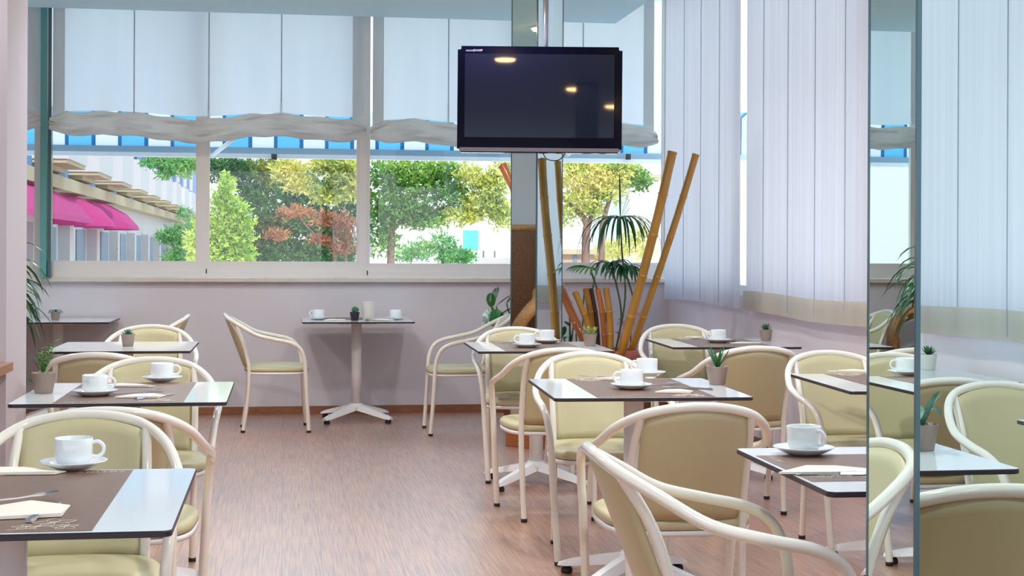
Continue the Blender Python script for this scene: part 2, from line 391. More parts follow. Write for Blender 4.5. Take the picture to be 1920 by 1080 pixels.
struct(box('trim_1', XL, XR, YB-.05, YB+.02, WB-.035, WB-.001, M['sill'], bevel=.004))['label'] = 'stone sill ledge below the back windows'

# back windows: four bays, sash frames and panes
def window(n, x0, x1, y, z0, z1, rail=.052, zsash=None):
    f = empty('window_%d' % n, (0, 0, 0)); struct(f)
    bm = bmesh.new(); t = .03; zs = 1.178 if zsash is None else zsash
    add_box(bm, x0, x0+t, y+.03, y+.10, z0, z1); add_box(bm, x1-t, x1, y+.03, y+.10, z0, z1)
    add_box(bm, x0, x1, y+.005, y+.11, z0, z0+.045); add_box(bm, x0, x1, y+.03, y+.10, z1-.05, z1)
    obj('window_frame', bm, M['frame'], f)
    bm = bmesh.new()
    add_box(bm, x0+t, x0+t+.022, y+.04, y+.08, z0+.045, z1-.05); add_box(bm, x1-t-.022, x1-t, y+.04, y+.08, z0+.045, z1-.05)
    add_box(bm, x0+t, x1-t, y+.035, y+.085, z0+.045, zs)
    obj('sash', bm, M['frame'], f)
    box('window_pane', x0+t+.02, x1-t-.02, y+.055, y+.062, zs-.01, z1-.05, M['glass'], f)
    return f
MX = [-3.03, -1.81, -.615, .613, 1.84, XR]
for i in range(5): window(i+1, MX[i], MX[i+1], YB, WB, ZT, zsash=1.178 if i != 3 else 1.165)
lt = box('latch', MX[2]+.028, MX[2]+.036, YB+.0, YB+.006, 1.085, 1.12, M['rubber'], bpy.data.objects['window_3'])
box('latch', MX[3]+.028, MX[3]+.036, YB+.0, YB+.006, 1.075, 1.11, M['rubber'], bpy.data.objects['window_4'])
box('handle', MX[3]-.075, MX[3]-.066, YB+.0, YB+.03, 1.30, 1.50, M['frame'], bpy.data.objects['window_4'])
# green glass fin at the left mullion
fin = box('glass_fin', atY(77, 300, YB-.06).x, atY(89, 300, YB-.06).x, YB-.10, YB-.002, WB, ZT-.02, M['teal']); 
tag(fin, 'teal-edged vertical glass fin between the two leftmost back windows', 'glass panel')
fin2 = box('glass_fin', atY(90.5, 300, YB-.06).x, atY(97, 300, YB-.06).x, YB-.08, YB-.002, WB, ZT-.02, M['mirror_edge'])
tag(fin2, 'dark green glass strip right beside the teal glass fin', 'glass panel')
# right windows
def window_r(n, y0, y1):
    f = empty('window_%d' % n); struct(f); bm = bmesh.new(); x = XR
    for a, b in ((y0, y0+.05), (y1-.05, y1)): add_box(bm, x+.06, x+.13, a, b, .98, ZT)
    add_box(bm, x+.04, x+.14, y0, y1, .98, 1.04); add_box(bm, x+.06, x+.13, y0, y1, ZT-.08, ZT)
    obj('window_frame', bm, M['frame'], f); box('window_pane', x+.09, x+.096, y0+.05, y1-.05, 1.03, ZT-.08, M['glass'], f)
for i, (a, b) in enumerate(((9.6, 11.65), (7.4, 9.6), (5.2, 7.4), (2.4, 5.2), (-.4, 2.4), (-3.2, -.4), (-5.2, -3.2))): window_r(6+i, a, b)

# left pillar and its counter
pl0 = atY(12, 500, 6.41).x
struct(box('wall_left_pillar', -1.75, pl0, 6.41, atD(50, 500, 6.6).y*0+6.90, 0, ZC, M['pillar']))['label'] = 'pale lilac pillar at the left edge'
struct(box('wall_left_partition', -3.7, -1.74, 6.6, 6.8, 0, ZC, M['wall']))
bm = bmesh.new()
vs = [(p.x, min(p.y, 6.405)) for p in (at(-150, 748, .80), at(0, 689, .80), at(30, 677, .80), at(34, 674, .80), at(34, 671, .80), at(-150, 671, .80))]
lo = [bm.verts.new((x, y, .765)) for x, y in vs]; hi = [bm.verts.new((x, y, .80)) for x, y in vs]
bm.faces.new(lo[::-1]); bm.faces.new(hi)
for i in range(6): bm.faces.new((lo[i], lo[(i+1) % 6], hi[(i+1) % 6], hi[i]))
cs = obj('counter_shelf', bm, M['wood']); tag(cs, 'thick wooden counter shelf fixed to the pillar at the left edge', 'shelf')

# mirrored columns
def mirror_column(name, cx, cy, hw, hd, rot, label, plinth):
    r = empty(name, (cx, cy, 0), rot); tag(r, label, 'column')
    box('core', -hw+.006, hw-.006, -hd+.006, hd-.006, 0, ZC-.002, M['pole'], r)
    z0 = .1 if plinth else .012
    for (a, b, c, d) in ((-hw+.007, hw-.007, -hd, -hd+.005), (-hw+.007, hw-.007, hd-.005, hd), (-hw, -hw+.005, -hd+.007, hd-.007), (hw-.005, hw, -hd+.007, hd-.007)):
        box('mirror_panel', a, b, c, d, z0, ZC-.004, M['mirror'], r)
    bm = bmesh.new()
    for sx in (-1, 1):
        for sy in (-1, 1):
            x, y = sx*(hw-.003), sy*(hd-.003); add_box(bm, x-.004, x+.004, y-.004, y+.004, z0, ZC-.004)
    obj('edge_trim', bm, M['mirror_edge'], r)
    if plinth: box('plinth', -hw-.02, hw+.02, -hd-.02, hd+.02, 0, .1, M['plinth'], r, bevel=.004)
    return r
colc = atD(1006, 470, 9.72)
mirror_column('mirrored_column', colc.x, colc.y, .119, .119, PI/4 - YAW - math.radians(1), 'mirror-clad square column behind the hanging television', True)
mirror_column('mirrored_column', 1.069+.115, 2.416+.108, .115, .108, 0, 'large mirror-clad column in the right foreground', False)

# ------------------------------------------------------------------ roman blinds
def roman(label, x0, x1, y, zb, seams, seed, side=(1, 1)):
    rnd = random.Random(seed); r = empty('roman_blind', (0, 0, 0)); tag(r, label, 'blind', 'raised roman blinds on the back windows')
    n = 64; ztop = ZT-.01; ph = rnd.random()*6
    def wav(x): return .022*math.sin(2.1*x*2+ph) + .010*math.sin(7*x+ph*2)
    rows = [(ztop, 0), (2.9, 0), (2.6, .002), (2.4, .006), (zb+.19, .012)]
    V = []; Fc = []
    for z, dy in rows:
        for i in range(n+1):
            x = x0 + (x1-x0)*i/n; fl = .02 if z < 2.5 else 0
            V.append((x, y-dy - (0 if z > 2.5 else .006*math.sin(9*x+ph)), z + (wav(x)*.6 if z < 2.5 else 0)))
    for j in range(len(rows)-1):
        for i in range(n): a = j*(n+1)+i; Fc.append((a, a+1, a+n+2, a+n+1))
    link_mesh('blind_panel', V, Fc, M['blind'], r)
    # gathered hem: stacked soft folds
    V = []; Fc = []; prof = [(.18, .010), (.165, .045), (.145, .055), (.13, .035), (.115, .05), (.085, .075), (.06, .055), (.05, .05), (.03, .075), (.005, .06), (0, .03), (.02, .005)]
    for k, (dz, dy) in enumerate(prof):
        for i in range(n+1):
            t = i/n; x = x0 + (x1-x0)*t; e = min(t, 1-t)*(x1-x0); fl = max(0, 1-e/.10)
            xx = x + (-.02 if t < .5 else .02)*fl
            V.append((xx, y - dy*(1+.28*math.sin(11*x+k*1.3+ph)) - .004*math.sin(40*x+k*2.3), zb + dz*(1-.25*fl) + wav(x) + .006*math.sin(23*x+k*1.9+ph) + .045*fl*(dz < .1)))
    for j in range(len(prof)-1):
        for i in range(n): a = j*(n+1)+i; Fc.append((a, a+1, a+n+2, a+n+1))
    link_mesh('gathered_hem', V, Fc, M['blind_hem'], r)
    for sx in seams:
        if x0+.05 < sx < x1-.05: box('seam', sx-.005, sx+.005, y-.012, y-.008, zb+.17, ztop, M['seam'], r)
    if side[0]: box('side_hem', x0, x0+.085, y-.014, y-.009, zb+.15, ztop, M['blind_side'], r)
    if side[1]: box('side_hem', x1-.085, x1, y-.014, y-.009, zb+.15, ztop, M['blind_side'], r)
    return r
YBl = YB-.09
sm = [atY(p, 100, YBl).x for p in (252, 392, 528, 841)]
roman('wide raised white roman blind over the left and middle back windows', atY(100, 100, YBl).x, atY(682, 100, YBl).x, YBl, 2.105, sm[:3], 3)
roman('raised white roman blind behind the hanging television', atY(699, 100, YBl).x, atY(1226, 100, YBl).x, YBl, 2.075, [sm[3], atY(1093, 100, YBl).x], 5)
roman('narrow strip of raised white blind beside the left pillar', -3.0, atY(73, 100, YBl).x, YBl, 2.13, [-2.3], 9)

# long flat blinds along the right wall
def long_blind(label, y0, y1, zb, seed, x=XR-.07, band=True):
    rnd = random.Random(seed); r = empty('panel_blind', (0, 0, 0)); tag(r, label, 'blind', 'long white blinds on the right windows')
    n = 90; V = []; Fc = []; zs = [ZT-.01, 2.6, 1.8, 1.2, zb+.12, zb]
    ph = rnd.random()*6
    for j, z in enumerate(zs):
        for i in range(n+1):
            yy = y0 + (y1-y0)*i/n
            V.append((x + .008*math.sin(yy*9+ph) + .006*math.sin(yy*31+ph)*(j/5) , yy, z + (.008*math.sin(yy*3+ph) if j > 3 else 0)))
    for j in range(len(zs)-1):
        for i in range(n): a = j*(n+1)+i; Fc.append((a, a+1, a+n+2, a+n+1))
    link_mesh('blind_panel', V, Fc, M['blind_r'], r)
    k = y0+.45
    while k < y1-.2:
        box('seam', x-.020, x-.017, k-.004, k+.004, zb+.02, ZT-.01, M['seam'], r); k += .46
    if band:
        V = []; Fc = []
        for z in (zb+.125, zb-.004):
            for i in range(n+1):
                yy = y0 + (y1-y0)*i/n; V.append((x-.019 + .004*math.sin(yy*9+ph), yy, z + .008*math.sin(yy*3+ph)))
        for i in range(n): Fc.append((i, i+1, i+n+2, i+n+1))
        link_mesh('hem_band', V, Fc, M['blind_band'], r)
    return r
xb = XR-.07
yy = lambda px: (XR-.07)/math.tan(math.atan2(px-960, F)+YAW)
long_blind('long white sheer blind beside the bamboo, next to the back corner', yy(1389), 11.50, .90, 1, band=False)
long_blind('long white panel blind behind the tables along the right wall', 5.35, yy(1398), .885, 2)
long_blind('long white panel blind on the right wall, hidden behind the mirrored column', 2.3, 5.30, .885, 4)
long_blind('long white panel blind reflected in the right foreground column', -1.9, 2.2, .90, 6)
long_blind('long white panel blind at the far end of the reflected right wall', -5.1, -1.95, .90, 8)

# ------------------------------------------------------------------ ceiling downlights and added fill lamps
def downlight(x, y, label, power=75):
    r = empty('downlight', (x, y, ZC)); tag(r, label, 'lamp', 'recessed ceiling downlights')
    lathe('ring', [(.094, -.001), (.118, -.001), (.116, -.010), (.094, -.010)], M['lampw'], r)
    lathe('diffuser', [(.0, -.030), (.05, -.029), (.080, -.025), (.090, -.018), (.093, -.010), (.092, -.004), (0, -.004)], M['lampe'], r)
    ld = bpy.data.lights.new('downlight_bulb', 'SPOT'); ld.spot_size = math.radians(150); ld.spot_blend = .6; ld.shadow_soft_size = .08; ld.energy = power; ld.color = (.92, .96, 1)
    lo = bpy.data.objects.new('downlight_bulb', ld); C.objects.link(lo); lo.parent = r; lo.location = (0, 0, -.13)
dl = [(room(-.07, 4.72), 'nearest warm downlight, reflected top left in the television'), (room(.67, 2.25), 'middle warm downlight reflected in the television'), (room(1.21, .33), 'far warm downlight at the right edge of the television reflection')]
for (x, y), lab in dl: downlight(x, y, lab)
for x, y, lab in ((-1.9, 8.6, 'added fill lamp above the bare left tables'), (-1.9, 6.0, 'added fill lamp above the second left table'), (-.6, 9.75, 'added fill lamp above the lone back wall table'), (1.2, 8.9, 'added fill lamp just in front of the far mirrored column'), (-.2, 7.6, 'added fill lamp above the open floor in the middle'), (1.9, 6.4, 'added fill lamp above the centre right table'), (1.9, 4.3, 'added fill lamp above the nearest right table')):
    downlight(x, y, lab, 40 if y > 8.7 else 48 if x > 1 else 72 if x > -1 else 55)  # unseen fill lamps added to brighten the room, built like the downlights

# ------------------------------------------------------------------ television
def television():
    c = atD(1012, 187, 9.2)
    r = empty('television', (c.x, c.y, c.z), -YAW); tag(r, 'black flat television hanging from a ceiling pole', 'television')
    r.rotation_euler = (0, ROLL, -YAW)
    w, h = 1.015, .655
    def rbox(name, x0, x1, z0, z1, y0, y1, m, rad):
        bm = bmesh.new(); add_box(bm, x0, x1, y0, y1, z0, z1)
        es = [e for e in bm.edges if abs(e.verts[0].co.y-e.verts[1].co.y) > .001]
        bmesh.ops.bevel(bm, geom=es, offset=rad, segments=5, affect='EDGES'); return obj(name, bm, m, r)
    rbox('housing', -w/2, w/2, -h/2, h/2, 0, .07, M['tv'], .022)
    rbox('bezel', -w/2+.001, w/2-.001, -h/2+.031, h/2-.001, -.008, 0, M['tv'], .0215)
    rbox('screen', -w/2+.045, w/2-.05, -h/2+.093, h/2-.048, -.0115, -.006, M['screen'], .002)
    rbox('trim_strip', -w/2+.012, w/2-.012, -h/2+.006, -h/2+.03, -.010, .0, M['chrome_trim'], .006)
    rbox('rear_case', -w/2+.12, w/2-.12, -h/2+.1, h/2-.1, .07, .12, M['tv'], .02)
    for (t, x, s) in (('AQUOS', -w/2+.05, .014), ('SHARP', -w/2+.097, .019)):
        o = text_mesh('logo', t, s, .0004, M['logo'], r); o.location = (x, -.0095, h/2-.034); o.rotation_euler = (PI/2, 0, 0)
    tube('cable', spline([(.02, .06, -h/2+.01), (.05, .05, -h/2-.035), (.12, .05, -h/2-.04), (.17, .06, -h/2+.01)]), .003, M['cable'], r, 6)
    # pole to the ceiling
    bm = bmesh.new(); V, Fc = tube_geo([(.035*1, .16, .1), (.035, .16, ZC-c.z-.002)], .017, 16)
    link_mesh('ceiling_pole', V, Fc, M['pole'], r)
    box('mount_plate', -.12, .16, .12, .145, -.12, .12, M['pole'], r)
television()

# ------------------------------------------------------------------ furniture prototypes
def build_chair():
    r = empty('cafe_armchair')
    half = [(0, -.345, .812), (.085, -.338, .806), (.165, -.310, .785), (.228, -.235, .742), (.266, -.13, .683), (.279, -.01, .652), (.277, .10, .628), (.270, .165, .590), (.262, .198, .52), (.256, .208, .44)]
    pts = [(-x, y, z) for x, y, z in half[::-1]] + half[1:]
    tube('arm_rail', spline(pts, 6), .0145, M['tube'], r, 14, False)
    for s in (-1, 1):
        l = tube('leg', spline([(s*.256, .208, .441), (s*.246, .218, .25), (s*.232, .235, .012)], 4), .0145, M['tube'], r, 14, False)
        tube('rubber_foot', [(s*.232, .235, .0), (s*.2325, .2345, .016)], .0155, M['rubber'], l, 12)
        l = tube('leg', spline([(s*.168, -.215, .012), (s*.172, -.19, .18), (s*.176, -.175, .36), (s*.177, -.185, .50), (s*.176, -.235, .66), (s*.168, -.309, .784)], 4), .0135, M['tube'], r, 12, False)
        tube('rubber_foot', [(s*.168, -.216, .0), (s*.168, -.215, .016)], .0155, M['rubber'], l, 12)
    # backrest
    nx, nz = 14, 10; V = []; Fc = []
    for side in (0, 1):
        for j in range(nz+1):
            for i in range(nx+1):
                x = -.163 + .326*i/nx; zt = .803 - .030*(x/.165)**2; z = .455 + (zt-.455)*j/nz
                y = -.205 - (z-.455)*.385 + .030*(x/.165)**2
                th = .011*min(1, min(i, nx-i)*.8+.35)
                V.append((x, y + (th if side else -th), z))
    N = (nx+1)*(nz+1)
    for j in range(nz):
        for i in range(nx):
            a = j*(nx+1)+i; Fc.append((a, a+1, a+nx+2, a+nx+1)); Fc.append((a+N, a+N+nx+1, a+N+nx+2, a+N+1))
    rim = [i for i in range(nx+1)] + [j*(nx+1)+nx for j in range(1, nz+1)] + [nz*(nx+1)+i for i in range(nx-1, -1, -1)] + [j*(nx+1) for j in range(nz-1, 0, -1)]
    for k in range(len(rim)): a, b = rim[k], rim[(k+1) % len(rim)]; Fc.append((b, a, a+N, b+N))
    link_mesh('backrest', V, Fc, M['vinyl'], r)
    # seat cushion and frame
    def sq(t, a, b, n): c, s = math.cos(t), math.sin(t); return a*math.copysign(abs(c)**(2/n), c), b*math.copysign(abs(s)**(2/n), s)
    V = []; Fc = []; S = 40; prof = [(.0, .419, 0), (.95, .419, 0), (1, .424, 0), (1.005, .438, 0), (.99, .449, 0), (.94, .457, 0), (.75, .463, 0), (.35, .467, 0), (0.001, .468, 0)]
    for k, (sc, z, _) in enumerate(prof):
        for i in range(S):
            x, y = sq(2*PI*i/S, .235, .225, 3.4); x *= (1 + .05*(y/.225)); V.append((x*max(sc, .001), .018+y*max(sc, .001), z))
    for k in range(len(prof)-1):
        for i in range(S): a, b = k*S+i, k*S+(i+1) % S; Fc.append((a, b, b+S, a+S))
    link_mesh('seat', V, Fc, M['vinyl'], r)
    V = []; Fc = []
    for k, (sc, z) in enumerate(((.93, .402), (.985, .402), (.985, .419), (.93, .419))):
        for i in range(S):
            x, y = sq(2*PI*i/S, .238, .226, 3.4); x *= (1 + .05*(y/.225)); V.append((x*sc, .018+y*sc, z))
    for k in range(4):
        for i in range(S): a, b = k*S+i, k*S+(i+1) % S; c, d = ((k+1) % 4)*S+(i+1) % S, ((k+1) % 4)*S+i; Fc.append((a, b, c, d))
    link_mesh('seat_frame', V, Fc, M['pedestal'], r)
    return r
CHAIR = build_chair(); used = {'chair': False}
def chair(px, py, yaw, label, group=None, pos=None):
    """px,py: top of the back rail in the photo; yaw: where the sitter faces (0 = away from camera)"""
    a = math.radians(yaw); o = CHAIR
    if used['chair']: o = copy_tree(CHAIR)
    used['chair'] = True
    if pos is None:
        p = at(px, py, .826); off = Matrix.Rotation(a, 3, 'Z') @ Vector((0, -.345, 0)); p = p - off
    else: p = Vector(pos)
    o.location = (p.x, p.y, 0); o.rotation_euler = (0, 0, a)
    o['label'] = label; o['category'] = 'chair'; o['group'] = 'cream tubular cafe armchairs'
    return o

def build_table(w, d):
    r = empty('pedestal_table')
    bm = bmesh.new(); cr_ = .018; pts = []
    for cx, cy, a0 in ((w/2-cr_, d/2-cr_, 0), (-w/2+cr_, d/2-cr_, 90), (-w/2+cr_, -d/2+cr_, 180), (w/2-cr_, -d/2+cr_, 270)):
        for k in range(5): a = math.radians(a0+22.5*k); pts.append((cx+cr_*math.cos(a), cy+cr_*math.sin(a)))
    lv = []
    for s, z in ((.996, .7375), (1, .739), (1, .7475), (.997, .7500)): lv.append([bm.verts.new((x*s, y*s, z)) for x, y in pts])
    n = len(pts)
    for k in range(3):
        for i in range(n): f = bm.faces.new((lv[k][i], lv[k][(i+1) % n], lv[k+1][(i+1) % n], lv[k+1][i])); f.material_index = 1
    f = bm.faces.new(lv[3]); f = bm.faces.new(lv[0][::-1]); f.material_index = 1
    obj('tabletop', bm, None, r, mats=[M['laminate'], M['edge']])
    box('mounting_plate', -.14, .14, -.14, .14, .722, .7375, M['pedestal'], r, bevel=.004)
    lathe('pedestal_post', [(.038, .105), (.038, .722)], M['pedestal'], r, 24)
    lathe('hub', [(.05, .075), (.052, .12), (.044, .128), (.0, .128)], M['pedestal'], r, 24)
    for k in range(4):
        a = PI/4 + k*PI/2; V = []
        for rr, hw, z0, z1 in ((.03, .034, .078, .122), (.18, .030, .052, .088), (.30, .028, .032, .058), (.345, .024, .028, .042)):
            for sx, zz in ((-1, z0), (1, z0), (.55, z1), (-.55, z1)): V.append((rr*math.cos(a) - sx*hw*math.sin(a), rr*math.sin(a) + sx*hw*math.cos(a), zz))
        Fc = [(0, 1, 2, 3), (15, 14, 13, 12)]
        for j in range(3):
            for i in range(4): p, q = j*4+i, j*4+(i+1) % 4; Fc.append((q, p, p+4, q+4))
        l = link_mesh('leg', V, Fc, M['pedestal'], r, smooth=False)
        x, y = .315*math.cos(a), .315*math.sin(a)
        pd = lathe('foot_pad', [(.020, 0), (.024, .006), (.022, .018), (.014, .030)], M['rubber'], l, 14); pd.location = (x, y, 0)
    return r
TABLES = {(.72, .80): build_table(.72, .80), (.81, .72): build_table(.81, .72)}; tused = set()
def table(px, py, corner, rot, label, size=(.72, .80), pos=None):
    w, d = size; a = math.radians(rot); o = TABLES[size] if size not in tused else copy_tree(TABLES[size]); tused.add(size)
    if pos is None:
        p = at(px, py, .75); off = Matrix.Rotation(a, 3, 'Z') @ Vector((corner[0]*w/2, corner[1]*d/2, 0)); p = p - off
    else: p = Vector(pos)
    o.location = (p.x, p.y, 0); o.rotation_euler = (0, 0, a)
    o['label'] = label; o['category'] = 'table'; o['group'] = 'square white pedestal cafe tables'
    return o

# small tableware -------------------------------------------------
PROTO = {}
def proto(key, fn):
    if key not in PROTO: PROTO[key] = fn(); return PROTO[key]
    return copy_tree(PROTO[key])
def build_cup():
    r = empty('coffee_cup')
    lathe('bowl', [(0, .003), (.026, .003), (.028, 0), (.031, .002), (.038, .010), (.0435, .022), (.0445, .066), (.0435, .0675), (.0418, .066), (.041, .024), (.034, .012), (0, .009)], M['china'], r, 36)
    tube('handle', spline([(.0425, 0, .056), (.056, 0, .058), (.068, 0, .048), (.068, 0, .033), (.056, 0, .023), (.0415, 0, .024)], 5), .0045, M['china'], r, 10)
    return r
def build_saucer():
    return lathe('saucer', [(0, .003), (.024, .003), (.026, 0), (.042, .0), (.052, .004), (.074, .015), (.078, .018), (.0785, .0195), (.076, .020), (.055, .0115), (.032, .0065), (.028, .0045), (0, .0045)], M['china'], None, 40)
def place(o, p, rz=0, label=None, cat=None, group=None):
    o.location = p; o.rotation_euler = (0, 0, math.radians(rz)); tag(o, label, cat, group); return o
def cup(px, py, hz, who, sc=1.0, saucer=True, z=.7515):
    p = at(px, py, z)
    if saucer:
        s = proto('saucer', build_saucer); place(s, p, 0, 'white saucer under the coffee cup ' + who, 'saucer', 'white saucers')
    c = proto('cup', build_cup); place(c, p + Vector((0, 0, .0048)), hz, 'white porcelain coffee cup ' + who, 'cup', 'white coffee cups')
    return c
def build_fork():
    bm = bmesh.new()
    o = [(-.006, -.10), (-.0055, -.06), (-.003, 0), (-.0035, .03), (-.011, .045), (-.012, .09), (-.009, .09), (-.0085, .06), (-.006, .06), (-.0055, .092), (-.003, .092), (-.0025, .06), (.0025, .06), (.003, .092), (.0055, .092), (.006, .06), (.0085, .06), (.009, .09), (.012, .09), (.011, .045), (.0035, .03), (.003, 0), (.0055, -.06), (.006, -.10)]
    bot = [bm.verts.new((x, y, .001 + (.006*max(0, y)/.09))) for x, y in o]; top = [bm.verts.new((x, y, .0035 + (.006*max(0, y)/.09))) for x, y in o]
    bm.faces.new(bot[::-1]); bm.faces.new(top)
    for i in range(len(o)): bm.faces.new((bot[i], bot[(i+1) % len(o)], top[(i+1) % len(o)], top[i]))
    bmesh.ops.triangulate(bm, faces=[f for f in bm.faces if len(f.verts) > 4]); return obj('fork', bm, M['steel'])
def build_knife():
    r = empty('knife')
    def ex(name, o, z0, z1):
        bm = bmesh.new(); bot = [bm.verts.new((x, y, z0)) for x, y in o]; top = [bm.verts.new((x*.8, y, z1)) for x, y in o]
        bm.faces.new(bot[::-1]); bm.faces.new(top)
        for i in range(len(o)): bm.faces.new((bot[i], bot[(i+1) % len(o)], top[(i+1) % len(o)], top[i]))
        return obj(name, bm, M['steel'], r)
    ex('handle', [(-.007, -.105), (.007, -.105), (.0085, -.08), (.006, -.05), (.005, 0), (-.005, 0), (-.006, -.05), (-.0085, -.08)], .0008, .0075)
    ex('blade', [(-.005, 0), (.005, 0), (.009, .03), (.009, .075), (.003, .105), (-.004, .105), (-.005, .05)], .001, .0035)
    return r
def build_napkin(kind=0):
    if kind == 0: o = [(-.095, -.035), (.065, -.075), (.10, .012), (.055, .075), (-.02, .03)]
    else: o = [(-.11, -.035), (.10, -.045), (.12, -.01), (.02, .05), (-.04, .04)]
    bm = bmesh.new(); c = bm.verts.new((.02, 0, .0095))
    bot = [bm.verts.new((x, y, .0008)) for x, y in o]; mid = [bm.verts.new((x, y, .0055 + .003*math.sin(i*2.1))) for i, (x, y) in enumerate(o)]
    bm.faces.new(bot[::-1])
    for i in range(len(o)):
        j = (i+1) % len(o); bm.faces.new((bot[i], bot[j], mid[j], mid[i])); bm.faces.new((mid[i], mid[j], c))
    return obj('napkin', bm, M['napkin'])
def napkin(px, py, rz, who, kind=0, sc=1.0):
    o = proto('napkin%d' % kind, lambda: build_napkin(kind)); place(o, at(px, py, .7515), rz, 'folded cream paper napkin ' + who, 'napkin', 'folded paper napkins'); o.scale = (sc, sc, 1.0); return o
def fork(px, py, rz, who, dz=0):
    place(proto('fork', build_fork), at(px, py, .7515) + Vector((0, 0, dz)), rz, 'polished steel fork ' + who, 'fork', 'steel forks')
def knife(px, py, rz, who, dz=0):
    place(proto('knife', build_knife), at(px, py, .7515) + Vector((0, 0, dz)), rz, 'polished steel knife ' + who, 'knife', 'steel knives')

def build_mat():
    r = empty('placemat'); w, d = .43, .3845
    box('paper', -w/2, w/2, -d/2, d/2, 0, .0007, M['mat'], r)
    # printed flower spray, front right corner
    g = []
    def petal(cx, cy, a, L, W):
        P = [(cx + math.cos(a)*L*t - math.sin(a)*W*math.sin(PI*t)*s, cy + math.sin(a)*L*t + math.cos(a)*W*math.sin(PI*t)*s, .0012) for s, ts in ((1, [i/6 for i in range(7)]), (-1, [1-i/6 for i in range(1, 7)])) for t in ts]
        return tube_geo(P, .0008, 4)
    for cx, cy, n, L in ((.135, -.105, 5, .044), (.09, -.145, 5, .028), (.16, -.150, 5, .028)):
        for k in range(n): g.append(petal(cx, cy, 2*PI*k/n+.5, L, L*.28))
        g.append(tube_geo([(cx-.003, cy, .0012), (cx+.003, cy, .0012)], .0022, 6))
    g.append(tube_geo(spline([(.135, -.105, .0012), (.115, -.14, .0012), (.095, -.16, .0012), (.06, -.175, .0012)]), .0007, 4))
    V, Fc = merge(g); link_mesh('printed_flowers', [(x, y, max(.0008, z)) for x, y, z in V], Fc, M['print'], r)
    o = text_mesh('printed_text', 'V N E I M Y', .022, .0001, M['print'], r); o.location = (-.20, -.172, .0012)
    return r
def mats(tb, who, w, d, along='y', sx=0.0, which=(0, 1)):
    for k in which:
        m = proto('mat', build_mat); s = -1 if k == 0 else 1
        if d < .8 and along == 'y': s *= .85
        loc = Vector((sx, s*.192, .7502)) if along == 'y' else Vector((s*.2, sx, .7502))
        rz = tb.rotation_euler[2] + (PI if k == (1 if along == 'y' else 0) else 0) + (0 if along == 'y' else PI/2)
        p = Matrix.Rotation(tb.rotation_euler[2], 3, 'Z') @ loc + Vector((tb.location.x, tb.location.y, 0))
        m.location = p; m.rotation_euler = (0, 0, rz)
        side = (('near', 'far') if along == 'y' else ('left', 'right'))[k]
        tag(m, 'brown printed paper placemat on the %s half of the %s' % (side, who), 'placemat', 'brown printed placemats')

